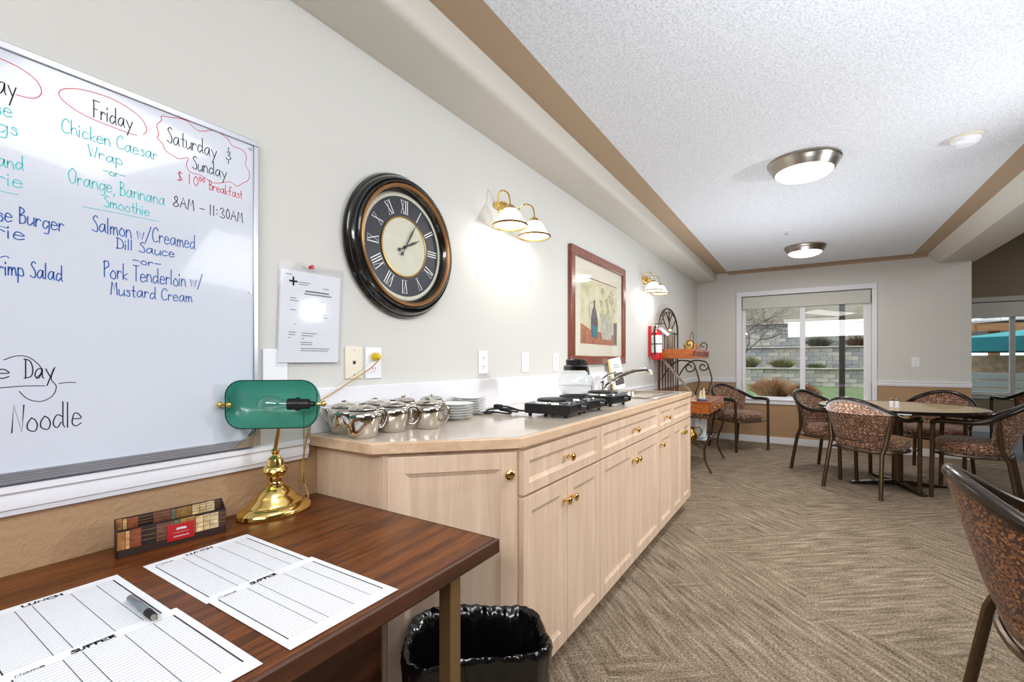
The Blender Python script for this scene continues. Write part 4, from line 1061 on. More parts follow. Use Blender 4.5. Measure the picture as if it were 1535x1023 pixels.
cp = [(lx+0.01, ly+0.095, DZ+0.012), (lx-0.03, ly+0.125, DZ+0.02), (-1.382, 0.893, DZ+0.08), (-1.372, 0.900, DZ+0.18), (-1.360, 0.905, CZT+0.02), (-1.355, 0.93, CZT+0.10), (-1.366, 1.00, CZT+0.135), (-1.368, 1.09, CZT+0.18), (-1.370, 1.17, CZT+0.222), (-1.366, 1.205, CZT+0.258), (-1.375, 1.200, CZT+0.265)]
obj('cord', MB().tube(catmull(cp, 8), 0.0024, 8), cordm, t)
obj('plug', MB().lathe([(0,0.032),(0.008,0.030),(0.014,0.020),(0.016,0.006),(0.015,0.0),(0,0)], seg=16, mat=Matrix.Translation((WX+0.0085,1.198,1.174)) @ Matrix.Rotation(PI/2,4,'Y')), simple('yellow_plug', rgb(222,190,40), 0.35), t)

# ---- printed gift-box tray with rows of book spines
t = thing('card_tray', 'low cardboard tray printed with old book spines and a red label', 'tray', (-1.285, 0.50, DZ))
ty0, ty1 = 0.392, 0.612
dvec = Vector((0.030, 0.216, 0)).normalized(); nv = Vector((dvec.y, -dvec.x, 0))
TO = Vector((-1.303, 0.392, DZ+0.0005)); TL = 0.218
def TF(depth):   # local x along length, y up, z outward (to the room)
    o_ = TO + nv*depth
    return Matrix(((dvec.x,0,nv.x,o_.x),(dvec.y,0,nv.y,o_.y),(0,1,0,o_.z),(0,0,0,1)))
card = simple('dark_card', rgb(52,34,28), 0.5)
obj('back_panel', MB().box(0, TL, 0, 0.082, -0.002, 0, TF(-0.030)), card, t)
obj('front_panel', MB().box(0, TL, 0, 0.060, -0.002, 0, TF(0.0)), card, t)
obj('tray_floor', MB().box(0, TL, 0, 0.002, -0.030, -0.002, TF(0.0)), card, t)
for xx in (0, TL-0.002):
    obj('end_panel', MB().prism([(0,0),(0.030,0),(0.030,0.082),(0,0.060)], 0, 0.002, TF(0.0) @ Matrix.Translation((xx,0,-0.0)) @ Matrix(((0,0,1,0),(0,1,0,0),(-1,0,0,0),(0,0,0,1)))), card, t)
random.seed(21)
ws = [0.014,0.008,0.020,0.026,0.034,0.010,0.032,0.016,0.014,0.018,0.016]
cols = [rgb(166,110,66),rgb(196,156,104),rgb(130,66,40),rgb(44,32,28),rgb(104,66,52),rgb(92,112,88),rgb(150,112,58),rgb(214,184,140),rgb(204,176,130),rgb(216,196,152),rgb(74,52,48)]
tw_ = sum(ws); sc2 = TL/tw_
gold = simple('gold_print', rgb(140,100,56), 0.5)
for dep, zlo, zhi in ((-0.030, 0.055, 0.081), (0.0, 0.018, 0.0595)):
    x = 0
    for w_, c in zip(ws, cols):
        w2 = w_*sc2
        sp_ = obj('printed_spine', MB().box(x+0.0006, x+w2-0.0006, zlo, zhi-random.uniform(0,0.003), 0, 0.0006, TF(dep)), simple('spine_ink', c, 0.35, var=0.35, vscale=90), t)
        bands = MB()
        for q in (0.25, 0.5, 0.8): bands.box(x+0.001, x+w2-0.001, zlo+(zhi-zlo)*q, zlo+(zhi-zlo)*q+0.0012, 0.0007, 0.0009, TF(dep))
        obj('spine_bands', bands, gold, sp_)
        x += w2
obj('red_label', MB().box(0.092, 0.148, 0.010, 0.050, 0.001, 0.0025, TF(0.0)), simple('red_label_print', rgb(176,24,32), 0.4), t, bevel=0.0008)
lm = MB(); lo = TF(0.0) @ Vector((0.092, 0.010, 0.0026))
for k, w_ in enumerate((0.003,0.0036,0.003,0.004,0.003)):
    ribbon(lm, catmull([(0.0195+k*0.0036,0.026),(0.021+k*0.0036,0.0305),(0.0225+k*0.0036,0.026)],3), 0.002, lo, dvec, VZ, nv)
ribbon(lm, [(0.019,0.0275),(0.038,0.0275)], 0.0028, lo, dvec, VZ, nv)
sq = [(0.013+0.0022*k, 0.0085+(0.003 if k % 2 else 0)) for k in range(15)]
ribbon(lm, catmull(sq, 3), 0.0008, lo, dvec, VZ, nv)
ribbon(lm, [(0.012,0.019),(0.044,0.019)], 0.0004, lo, dvec, VZ, nv)
obj('label_lettering', lm, M['paper'], t, smooth=False)

# ---- sign-up sheets
def sheet(name_, head, xa, xb, y0_, y1_, z, lbl, ang=0.0):
    """lies on the desk; text reads towards +Y, top edge at the wall side"""
    W_, H_ = y1_-y0_, xb-xa
    t = thing('signup_sheet', lbl, 'sheet', ((xa+xb)/2, (y0_+y1_)/2, z), 0, 'meal sign-up sheets on the desk')
    obj('paper', MB().box(xa, xb, y0_, y1_, z, z+0.0006), M['paper'], t)
    Oo = Vector((xa, y0_, z+0.0007)); U = VY; V = -VX; Nn = VZ
    # v measured from the wall-side edge, negative towards the room
    g = MB()
    def ln(u0, v0, u1, v1, w): ribbon(g, [(u0, -v0), (u1, -v1)], w, Oo, U, V, Nn)
    top = 0.026; bot = H_-0.010 if 'lunch' in lbl or 'LUNCH' == head else H_-0.028
    nrow = int((bot-top)/0.0085)
    for k in range(nrow+1):
        ln(0.014, top+k*0.0085, W_-0.014, top+k*0.0085, 0.00055)
    obj('row_lines', g, M['print'], t, smooth=False, kind='stuff')
    g = MB()
    for u in (0.066, 0.088, 0.140, 0.178):
        ln(u, top, u, bot, 0.0008)
    ln(0.014, top, 0.014, bot, 0.0016); ln(W_-0.014, top, W_-0.014, bot, 0.0022)
    obj('column_lines', g, M['printdk'], t, smooth=False)
    h = MB(); write(h, head, Oo + U*0.078 - V*0.019, U, V, Nn, 0.052, 0.0095, 0.0030)
    obj('heading', h, M['printdk'], t, smooth=False)
    h = MB(); write(h, 'Name', Oo + U*0.018 - V*0.022, U, V, Nn, 0.030, 0.007, 0.0011)
    obj('name_heading', h, M['printdk'], t, smooth=False)
    return t
z = DZ+0.0006
sheet('a', 'LUNCH', -1.208, -0.925, 0.408, 0.628, z, 'lunch sign-up sheet beside the book-spine tray')
sheet('b', 'SUPPER', -0.945, -0.668, 0.412, 0.634, z+0.0008, 'supper sign-up sheet nearest the desk corner')
sheet('c', 'LUNCH', -1.208, -0.935, 0.146, 0.364, z, 'lunch sign-up sheet on the left with the pen on it')
sheet('d', 'SUPPER', -0.955, -0.672, 0.150, 0.372, z+0.0008, 'supper sign-up sheet at the lower left edge')
# pen
t = thing('pen', 'grey ballpoint pen lying across the left sheets', 'pen', (-0.98, 0.333, DZ+0.008))
pa, pb = Vector((-1.055,0.336,DZ+0.0085)), Vector((-0.925,0.332,DZ+0.0085))
pd = (pb-pa)
gm = simple('grey_pen_barrel', rgb(118,132,140), 0.3)
obj('barrel', MB().tube([tuple(pa), tuple(pa+pd*0.03), tuple(pa+pd*0.68)], [0.004,0.006,0.0062], 14), gm, t)
obj('grip', MB().tube([tuple(pa+pd*0.68), tuple(pa+pd*0.88)], [0.0066,0.0060], 14), M['rubber'], t)
obj('tip', MB().tube([tuple(pa+pd*0.88), tuple(pa+pd*0.98), tuple(pb)], [0.005,0.0025,0.0008], 12), M['nickel'], t)
obj('clip', MB().box(-1.045,-1.005,0.3335,0.3365,DZ+0.0145,DZ+0.0165), M['nickel'], t)

# ================================================================== WASTE BIN
bc = Vector((-0.775, 1.030)); ba = math.radians(40)
t = thing('waste_bin', 'black waste bin lined with a crumpled black bag', 'bin', (bc.x, bc.y, 0))
BM = Matrix.Translation((bc.x, bc.y, 0)) @ Matrix.Rotation(ba, 4, 'Z')
def bl(hx, hy, r_, z, n=5): return [BM @ Vector((x, y, z)) for x, y in rrect(-hx, hx, -hy, hy, r_, n)]
mb = MB(); V = loops(mb, [bl(0.140,0.088,0.05,0.001), bl(0.180,0.116,0.07,0.30)]); mb.bm.faces.new(V[0])
obj('bin_body', mb, M['black'], t, solid=0.003)
mb = MB(); random.seed(5)
prof = [(0.190,0.126,0.22,0.006),(0.194,0.130,0.29,0.007),(0.196,0.132,0.34,0.006),(0.199,0.134,0.375,0.005),(0.201,0.135,0.392,0.004),(0.194,0.129,0.402,0.004),(0.183,0.118,0.396,0.007),(0.174,0.109,0.37,0.010),(0.165,0.101,0.33,0.012),(0.155,0.092,0.28,0.012),(0.135,0.078,0.18,0.012),(0.105,0.06,0.09,0.010),(0.05,0.03,0.05,0.005)]
L_ = []
nn_ = 20
ph = [random.uniform(0, 6.28) for _ in range(40)]
for li, (hx, hy, zz, am) in enumerate(prof):
    ring = []
    m_ = 160
    base = rrect(-hx, hx, -hy, hy, min(hy*0.6, 0.075), 8)
    acc = [0.0]
    for q in range(len(base)):
        p_, r2_ = base[q], base[(q+1) % len(base)]
        acc.append(acc[-1] + math.hypot(r2_[0]-p_[0], r2_[1]-p_[1]))
    for i in range(m_):
        a = 2*PI*i/m_
        dd = acc[-1]*i/m_
        q = max(k for k in range(len(base)) if acc[k] <= dd)
        u_ = (dd-acc[q])/max(acc[q+1]-acc[q], 1e-9)
        p_, r2_ = base[q], base[(q+1) % len(base)]
        p = Vector((p_[0]+(r2_[0]-p_[0])*u_, p_[1]+(r2_[1]-p_[1])*u_, zz))
        f_ = sum(math.sin(a*q+ph[q % 40]+li*0.5)*(1.0/(1+0.03*q)) for q in (7, 18, 29, 37, 53))*0.4 + random.uniform(-0.25, 0.25)
        n2 = Vector((p.x, p.y, 0)).normalized()
        zf = (math.sin(a*5+ph[3])*0.003 + math.sin(a*2+ph[1])*0.010 + math.sin(a*37+ph[2])*0.0015 + random.uniform(-1, 1)*0.0012) if 3 <= li <= 7 else 0
        ring.append(BM @ (p + n2*am*f_ + Vector((0,0,zf))))
    L_.append(ring)
V = loops(mb, L_); mb.bm.faces.new(V[-1])
obj('bag_liner', mb, simple('black_bin_bag', rgb(9,9,11), 0.16, bump=0.5, bscale=16, coat=0.6, stretch=(1,1,0.5)), t, angle=60)
obj('base_trim', MB().box(-0.13,0.13,-0.08,0.08,0.0005,0.004,BM), M['black'], t)

# ================================================================== CHAIRS
def chair(fab, name_label):
    t = thing('dining_armchair', name_label, 'chair', (0,0,0), 0, 'barrel-back dining armchairs')
    # seat cushion: D-shaped, puffy
    def seat_loop(k, z):
        P = []
        for i in range(32):
            a = 2*PI*i/32
            cx_, sy_ = math.cos(a), math.sin(a)
            sx = 0.235*abs(cx_)**0.72*(1 if cx_ >= 0 else -1)
            sy = (0.245 if sy_ > 0 else 0.225)*abs(sy_)**0.72*(1 if sy_ >= 0 else -1)
            tp_ = 1.0 + 0.06*(sy/0.245)
            P.append((sx*k*tp_, sy*k+0.005, z))
        return P
    mb = MB(); V = loops(mb, [seat_loop(0.95,0.388), seat_loop(1.02,0.402), seat_loop(1.05,0.438), seat_loop(1.02,0.472), seat_loop(0.88,0.490), seat_loop(0.5,0.498)])
    mb.bm.faces.new(V[0][::-1]); mb.bm.faces.new(V[-1])
    obj('seat', mb, fab, t, local=True, angle=60)
    obj('seat_frame', MB().tube([(p[0], p[1], 0.376) for p in seat_loop(1.02, 0)], 0.012, 8, closed=True), M['bronze'], t, local=True)
    # top rail flowing into the arms
    Wd, Dp, zt = 0.290, 0.335, 0.825
    def rail(deg):
        p = math.radians(deg)
        return (Wd*math.sin(p), -0.02 - (Dp-0.02)*math.cos(p), 0.655+(zt-0.655)*max(0.0, math.cos(p))**1.5)
    pts = [(-0.262,0.225,0.630),(-0.268,0.215,0.650),(-0.280,0.185,0.660),(-Wd,0.10,0.660)] + [rail(d) for d in range(-90, 91, 9)] + [(Wd,0.10,0.660),(0.280,0.185,0.660),(0.268,0.215,0.650),(0.262,0.225,0.630)]
    obj('top_rail', MB().tube(pts, 0.021, 12), M['darkrail'], t, local=True)
    # upholstered barrel back: outside and inside faces joined
    rows_o, rows_i = [], []
    nv_ = 8
    for k in range(nv_+1):
        v = k/nv_
        ro, ri = [], []
        for d in range(-66, 67, 6):
            top = rail(d); p = math.radians(d)
            botx = 0.215*math.sin(p)/math.sin(math.radians(66))*0.98; boty = -0.235*math.cos(p)**0.8 + 0.0
            bz = 0.485 - 0.02*math.cos(p)
            q = v**0.9
            x = botx*(1-q)+top[0]*q; y = boty*(1-q)+top[1]*q; z_ = bz*(1-v)+(top[2]-0.008)*v
            th = 0.020*math.sin(PI*min(max(v,0.06),0.94))**0.5 + 0.004
            n2 = Vector((math.sin(p)/0.28, -math.cos(p)/0.33, 0)).normalized()
            ro.append((x+n2.x*0.012, y+n2.y*0.012, z_)); ri.append((x-n2.x*th, y-n2.y*th, z_))
        rows_o.append(ro); rows_i.append(ri)
    mb = MB().grid(rows_o).grid([r_[::-1] for r_ in rows_i])
    for r_ in (0, nv_):
        mb.grid([rows_o[r_], rows_i[r_]])
    for c_ in (0, -1):
        mb.grid([[r_[c_] for r_ in rows_o], [r_[c_] for r_ in rows_i]])
    bmesh.ops.remove_doubles(mb.bm, verts=mb.bm.verts, dist=0.0005)
    obj('backrest', mb, fab, t, local=True, angle=60)
    for s_ in (-1, 1):
        rt = rail(s_*64)
        obj('leg', MB().tube([(s_*0.238,-0.270,0), (s_*0.215,-0.215,0.36), (s_*0.222,-0.175,0.45), (rt[0]*0.99, rt[1], rt[2]-0.012)], 0.0165, 12, flat=1.0), M['bronze'], t, local=True)
        obj('leg', MB().tube([(s_*0.255,0.235,0), (s_*0.260,0.228,0.40), (s_*0.262,0.225,0.632)], 0.0165, 12), M['bronze'], t, local=True)
        obj('side_stretcher', MB().tube([(s_*0.222,0.20,0.380),(s_*0.259,0.229,0.382)], 0.009, 8), M['bronze'], t, local=True)
        obj('rear_bracket', MB().tube([(s_*0.19,-0.15,0.380),(s_*0.214,-0.212,0.370)], 0.009, 8), M['bronze'], t, local=True)
    return t
CH = [(0.479, 5.197, -35.4, 'armchair with its back to us at the round table'),
      (0.215, 5.835, -122.3, 'armchair at the left of the round table, seen from its side'),
      (1.190, 5.380, 73, 'armchair at the right of the round table, facing left'),
      (1.120, 6.340, 158, 'armchair behind the round table, facing us'),
      (-0.760, 6.740, -129.5, 'armchair standing alone below the window, beside the iron rack'),
      (2.450, 8.700, 20, 'dark armchair at the far right edge in the further room')]
ch0 = chair(M['fabric'], CH[0][3]); ch0.location = (CH[0][0], CH[0][1], 0); ch0.rotation_euler = (0,0,math.radians(CH[0][2]))
for (x, y, a, lbl) in CH[1:]:
    dup(ch0, (x, y, 0), math.radians(a), lbl)
fg = chair(M['fabric_o'], 'large foreground armchair in amber fabric cut off by the right edge')
fg.location = (0.70, 1.86, 0); fg.rotation_euler = (0, 0, math.radians(-93))

# ================================================================== ROUND TABLE
tx, ty = 0.71, 5.52
t = thing('round_table', 'round dining table with a golden top, black edge and pedestal', 'table', (tx, ty, 0))
obj('tabletop', MB().lathe([(0,0.712),(0.585,0.712),(0.600,0.722),(0.600,0.7395),(0,0.740)], (tx,ty,0), 64), M['tabletop'], t)
obj('edge_band', MB().lathe([(0.58,0.711),(0.605,0.711),(0.614,0.720),(0.614,0.736),(0.606,0.7412),(0.598,0.7412)], (tx,ty,0), 64), M['blackgl'], t)
obj('pedestal', MB().lathe([(0.16,0.708),(0.16,0.69),(0.042,0.68),(0.042,0.04),(0.06,0.03),(0,0.03)], (tx,ty,0), 28), M['bronze'], t)
for k in range(4):
    a = k*PI/2 + math.radians(20)
    F = Matrix.Translation((tx,ty,0)) @ Matrix.Rotation(a,4,'Z')
    obj('foot', MB().prism([(0.03,0.012),(0.36,0.004),(0.38,0.004),(0.38,0.022),(0.03,0.055)], -0.028, 0.028, F @ Matrix(((1,0,0,0),(0,0,-1,0),(0,1,0,0),(0,0,0,1)))), M['darkrail'], t, bevel=0.004)
# caddy of shakers
sx_, sy_ = 0.66, 5.30
t = thing('condiment_caddy', 'small glass and steel condiment caddy on the round table', 'caddy', (sx_, sy_, 0.7412))
obj('tray', MB().box(sx_-0.038, sx_+0.038, sy_-0.026, sy_+0.026, 0.7415, 0.745), M['chrome'], t)
for k, (dx, dy) in enumerate(((-0.02,-0.002),(0.02,0.002))):
    j = obj('shaker', MB().lathe([(0,0),(0.016,0),(0.017,0.045),(0.013,0.055),(0,0.055)], (sx_+dx,sy_+dy,0.745), 16), M['porcelain'], t)
    obj('shaker_cap', MB().lathe([(0.0145,0.055),(0.0145,0.066),(0.008,0.073),(0,0.074)], (sx_+dx,sy_+dy,0.745), 16), M['chrome'], j)

# ================================================================== BAKER'S RACK
RX0, RX1, RY0, RY1 = -1.36, -0.83, 5.02, 5.93
t = thing('bakers_rack', 'iron bakers rack with orange wood drawers in the corner by the window', 'rack', (-1.1, 5.45, 0))
iron = M['iron']
lb = obj('drawer_box', MB().box(RX0, RX1, RY0, RY1, 0.610, 0.722), M['orangewood'], t, bevel=0.003)
obj('box_top', MB().box(RX0, RX1+0.008, RY0-0.008, RY1+0.008, 0.7225, 0.736), M['orangewood'], t, bevel=0.003)
for k in range(3):
    a = RY0+0.02+k*0.292
    d = obj('drawer', MB().box(RX1+0.0005, RX1+0.010, a, a+0.284, 0.622, 0.712), M['orangewood'], t, bevel=0.002)
    obj('drawer_knob', MB().sphere((RX1+0.020, a+0.142, 0.667), 0.011), M['brass'], d)
obj('upper_shelf', MB().box(RX0, -0.99, 4.98, 5.93, 1.180, 1.280), M['orangewood'], t, bevel=0.003)
carv = MB()
random.seed(9)
for k in range(14):
    yy = 5.03+k*0.063
    carv.box(-0.9895, -0.980, yy, yy+0.045, 1.200+random.uniform(0,.01), 1.256+random.uniform(-.01,.008))
obj('carved_front', carv, simple('carved_dark_wood', rgb(120,62,38), 0.5, var=0.4, vscale=50), t, bevel=0.004)
for y in (5.04, 5.91):
    obj('post', MB().tube([(-1.345,y,0),(-1.345,y,1.48)], 0.009, 8), iron, t)
for k in range(7):
    y = 5.10+k*0.122
    obj('bar', MB().tube([(-1.350,y,0.737),(-1.350,y,1.179)], 0.006, 6), iron, t)
for k in range(5):
    y = 5.16+k*0.155
    obj('bar', MB().tube([(-1.350,y,1.281),(-1.350,y,1.50)], 0.006, 6), iron, t)
arch = [(-1.345, 5.475-0.435*math.cos(a), 1.48+0.275*math.sin(a)) for a in [PI*k/24 for k in range(25)]]
obj('arch', MB().tube(arch, 0.010, 8), iron, t)
arch2 = [(-1.335, 5.475-0.395*math.cos(a), 1.48+0.235*math.sin(a)) for a in [PI*k/24 for k in range(25)]]
obj('arch', MB().tube(arch2, 0.006, 8), iron, t)
obj('arch_rail', MB().tube([(-1.345,5.04,1.48),(-1.345,5.91,1.48)], 0.008, 8), iron, t)
for (ya, yb) in ((5.475,5.18),(5.475,5.77)):
    obj('leaf_scroll', MB().tube(catmull([(-1.34,5.475,1.48),(-1.34,(ya*0.4+yb*0.6),1.56),(-1.34,yb,1.66),(-1.34,(ya+yb)/2,1.70),(-1.34,5.475,1.60)],6), 0.006, 6), iron, t)
obj('centre_bar', MB().tube([(-1.34,5.475,1.48),(-1.34,5.475,1.75)], 0.006, 6), iron, t)
# scroll brackets between the two boxes
def spiral(x, y, z, r_, turns, a0, dirn=1, n=28):
    return [(x + (r_*(1-0.75*k/n))*math.cos(a0+dirn*turns*2*PI*k/n), y, z + (r_*(1-0.75*k/n))*math.sin(a0+dirn*turns*2*PI*k/n)) for k in range(n+1)]
for y in (5.10, 5.86):
    P = catmull([(-1.33,y,0.95),(-1.25,y,1.08),(-1.15,y,1.155),(-1.03,y,1.150)], 6) + spiral(-1.04,y,1.085,0.065,1.25,PI/2,-1)
    obj('scroll_bracket', MB().tube(P, 0.0075, 6), iron, t)
    P = catmull([(-0.985,y,1.09),(-0.955,y,1.00),(-0.945,y,0.92),(-0.98,y,0.82)], 6) + spiral(-1.03,y,0.80,0.052,1.2,0.3,-1)
    obj('scroll_bracket', MB().tube(P, 0.0075, 6), iron, t)
    P = spiral(-1.03,y-0.05,1.335,0.045,1.0,-0.6,1)
    obj('top_scroll', MB().tube([(-1.00,y-0.05,1.281)]+P, 0.006, 6), iron, t)
F = Matrix.Translation((-1.30,5.03,1.175)) @ Matrix.Rotation(math.radians(50),4,'Y')
br = MB().box(0.0,0.50,-0.004,0.004,-0.014,0.014,F)
obj('diagonal_brace', br, simple('patterned_iron_strip', rgb(150,136,124), 0.45, 0.4, var=0.5, vscale=60), t)
# cabriole legs, aprons and the low shelf
for (x, y, sy) in ((-0.86,5.06,-1),(-0.86,5.90,1),(-1.32,5.06,-1),(-1.32,5.90,1)):
    sx = 1 if x > -1 else -0.4
    P = catmull([(x-0.02*sx,y,0.609),(x+0.035*sx,y,0.52),(x+0.025*sx,y,0.40),(x-0.02*sx,y,0.26),(x-0.02*sx,y,0.14),(x+0.02*sx,y+0.01*sy,0.05),(x+0.045*sx,y+0.01*sy,0.008)], 5)
    obj('leg', MB().tube(P, 0.011, 8), iron, t)
for y in (5.05, 5.90):
    mb = MB()
    for k in range(5):
        x = -1.26+k*0.095
        mb.tube(catmull([(x,y,0.608),(x+0.02,y,0.57),(x+0.06,y,0.56),(x+0.09,y,0.608)],4), 0.004, 6).tube([(x+0.045,y,0.608),(x+0.045,y,0.555)], 0.003, 6)
    obj('leaf_apron', mb, iron, t)
mb = MB()
for k in range(6):
    y = 5.13+k*0.14
    mb.tube(catmull([(-0.865,y,0.608),(-0.87,y+0.03,0.56),(-0.87,y+0.08,0.55),(-0.865,y+0.12,0.608)],4), 0.004, 6).tube([(-0.865,y+0.06,0.608),(-0.865,y+0.06,0.545)], 0.003, 6)
obj('leaf_apron', mb, iron, t)
obj('low_shelf', MB().tube([(-0.885,5.06,0.30),(-0.885,5.90,0.30),(-1.32,5.90,0.30),(-1.32,5.06,0.30)], 0.007, 6, closed=True).tube([(-0.885,5.06,0.24),(-1.32,5.90,0.24)],0.005,6).tube([(-0.885,5.90,0.24),(-1.32,5.06,0.24)],0.005,6), iron, t)
mb = MB()
for k in range(8):
    mb.tube([(-0.885,5.12+k*0.105,0.300),(-1.32,5.12+k*0.105,0.300)], 0.003, 6)
obj('shelf_wires', mb, iron, t)
# things on the rack
t = thing('wicker_basket', 'small basket with a tall loop handle on the upper shelf of the iron rack', 'basket', (-1.10, 5.62, 1.2805))
obj('bowl', MB().lathe([(0,0),(0.075,0),(0.095,0.06),(0.090,0.06),(0.07,0.006),(0,0.006)], (-1.12,5.62,1.2805), 24), simple('straw_weave', rgb(150,116,74), 0.8, bump=0.6, bscale=80), t)
obj('handle', MB().tube([(-1.12, 5.62-0.095*math.cos(a), 1.335+0.16*math.sin(a)) for a in [PI*k/16 for k in range(17)]], 0.006, 6), simple('straw_handle', rgb(150,120,88), 0.7), t)
t = thing('ceramic_jug', 'small yellow jug on the upper shelf of the iron rack', 'jug', (-1.06, 5.20, 1.2805))
yl = simple('yellow_glaze', rgb(208,170,92), 0.3, coat=0.5)
obj('body', MB().lathe([(0,0),(0.040,0),(0.046,0.03),(0.044,0.07),(0.034,0.085),(0.038,0.10),(0.032,0.10),(0,0.09)], (-1.06,5.20,1.2805), 20), yl, t)
obj('handle', MB().tube(catmull([(-1.06,5.16,1.365),(-1.06,5.125,1.355),(-1.06,5.125,1.315),(-1.06,5.158,1.30)],5), 0.005, 6), yl, t)
t = thing('letter_block', 'wooden block bearing the letter E beside the yellow jug', 'block', (-1.03, 5.42, 1.2805))
obj('cube', MB().box(-1.07,-1.005,5.34,5.41,1.2807,1.345), simple('brown_block_wood', rgb(150,96,60), 0.5, var=0.2), t, bevel=0.004)
mb = MB()
write(mb, 'E', Vector((-1.058,5.3398,1.292)), VX, VZ, -VY, 0.036, 0.042, 0.007)
write(mb, 'E', Vector((-1.0048,5.352,1.292)), VY, VZ, VX, 0.036, 0.042, 0.007)
obj('letter', mb, M['creampl'], t, smooth=False)
t = thing('tall_jar', 'slim grey-green jar behind the yellow jug on the iron rack', 'jar', (-1.24, 5.10, 1.2805))
obj('jar_body', MB().lathe([(0,0),(0.035,0),(0.038,0.02),(0.038,0.13),(0.022,0.16),(0.022,0.19),(0,0.19)], (-1.24,5.10,1.2805), 20), simple('grey_green_jar_glaze', rgb(122,112,92), 0.3), t)
obj('stopper', MB().lathe([(0.020,0.19),(0.024,0.20),(0.015,0.215),(0,0.22)], (-1.24,5.10,1.2805), 16), M['creampl'], t)
t = thing('figurine', 'white porcelain figurine group on a blue base atop the drawer box', 'figurine', (-0.90, 5.12, 0.737))
obj('base', MB().lathe([(0,0),(0.062,0),(0.066,0.008),(0.058,0.018),(0,0.020)], (-0.92,5.15,0.7365), 24, sx=0.8), simple('blue_glaze', rgb(66,86,140), 0.25, coat=0.5), t)
for (dx, dy, h_) in ((-0.018,-0.018,0.085),(0.012,0.0,0.115),(-0.012,0.022,0.095)):
    obj('figure', MB().lathe([(0,0),(0.020,0),(0.022,0.2*h_),(0.013,0.5*h_),(0.016,0.66*h_),(0.010,0.78*h_),(0.006,0.80*h_),(0.011,0.88*h_),(0.010,0.95*h_),(0,h_)], (-0.92+dx,5.15+dy,0.7565), 16), simple('ivory_porcelain', rgb(232,222,190), 0.25, coat=0.5), t)
t = thing('spiral_ornament', 'small cream spiral ornament on the rack beside the counter end', 'ornament', (-1.0, 5.06, 0.737))
obj('shell', MB().tube(spiral(-1.01,5.06,0.782,0.032,1.6,-PI/2,1), 0.012, 8), simple('cream_shell_glaze', rgb(216,196,160), 0.3), t)
obj('shell_base', MB().box(-1.05,-0.965,5.035,5.085,0.7365,0.745), M['creampl'], t, bevel=0.003)
for k, (lbl, c, zz, rot) in enumerate((('bottom magazine with a white cover on the low shelf', rgb(216,220,224), 0.304, 4), ('top magazine with a pale blue cover on the low shelf', rgb(150,170,190), 0.313, -7))):
    t = thing('magazine', lbl, 'magazine', (-1.03, 5.38, zz), math.radians(rot), 'magazines on the low rack shelf')
    obj('cover', MB().box(-0.12,0.12,-0.16,0.16,0.0,0.008), simple('magazine_print', c, 0.3, var=0.3, vscale=14), t, local=True, bevel=0.001)
    obj('page_block', MB().box(-0.118,0.122,-0.158,0.158,0.001,0.007), M['paper'], t, local=True)
t = thing('leaning_magazine', 'striped magazine leaning upright in the rack above the low shelf', 'magazine', (-0.93, 5.20, 0.31))
F = Matrix.Translation((-1.02,5.30,0.325)) @ Matrix.Rotation(math.radians(-12),4,'X')
obj('cover', MB().box(-0.11,0.11,-0.003,0.003,0,0.20,F), simple('striped_magazine_print', rgb(206,212,216), 0.3, var=0.45, vscale=9, stretch=(4,1,1)), t)
obj('spine', MB().box(-0.114,-0.11,-0.004,0.004,0,0.20,F), M['print'], t)
t = thing('bronze_pitcher', 'bronze pitcher with a curved handle on the low shelf of the rack', 'pitcher', (-1.0, 5.13, 0.304))
obj('body', MB().lathe([(0,0),(0.045,0),(0.060,0.03),(0.062,0.06),(0.045,0.10),(0.032,0.125),(0.042,0.15),(0.038,0.15),(0,0.14)], (-1.03,5.14,0.304), 24), M['copper'], t)
obj('handle', MB().tube(catmull([(-0.99,5.14,0.445),(-0.94,5.14,0.450),(-0.93,5.14,0.40),(-0.965,5.14,0.36)],5), 0.006, 8), M['copper'], t)

# ================================================================== FIRE EXTINGUISHER
ex_, ey_ = -1.318, 4.86
t = thing('fire_extinguisher', 'red fire extinguisher hung on the wall beside the iron rack', 'fire extinguisher', (WX, ey_, 1.165))
obj('cylinder', MB().lathe([(0,0),(0.048,0),(0.053,0.006),(0.053,0.250),(0.046,0.285),(0.028,0.305),(0.022,0.32),(0,0.32)], (ex_,ey_,1.165), 28), M['red'], t)
obj('label_band', MB().lathe([(0.0537,0.075),(0.0537,0.255)], (ex_,ey_,1.165), 28), M['paper'], t)
obj('strap', MB().lathe([(0.0545,0.160),(0.056,0.161),(0.056,0.169),(0.0545,0.170)], (ex_,ey_,1.165), 28), M['black'], t)
obj('valve', MB().cyl((ex_,ey_,1.484),(ex_,ey_,1.530),0.014).box(ex_-0.012,ex_+0.05,ey_-0.010,ey_+0.010,1.512,1.528), M['nickel'], t)
obj('lever', MB().box(ex_-0.015,ex_+0.075,ey_-0.009,ey_+0.009,1.536,1.544), M['black'], t, bevel=0.002)
obj('hose', MB().tube(catmull([(ex_,ey_+0.012,1.505),(ex_-0.01,ey_-0.05,1.50),(ex_-0.005,ey_-0.066,1.43),(ex_,ey_-0.066,1.28),(ex_+0.004,ey_-0.064,1.22)],6), 0.008, 8), M['rubber'], t)
F = Matrix.Translation((ex_+0.02,ey_,1.505)) @ Matrix.Rotation(math.radians(40),4,'Y')
obj('inspection_tag', MB().box(0,0.13,0.012,0.014,-0.016,0.016,F), M['paper'], t)
obj('wall_bracket', MB().box(WX+0.0005,ex_-0.052,ey_-0.02,ey_+0.02,1.20,1.52), M['red'], t)

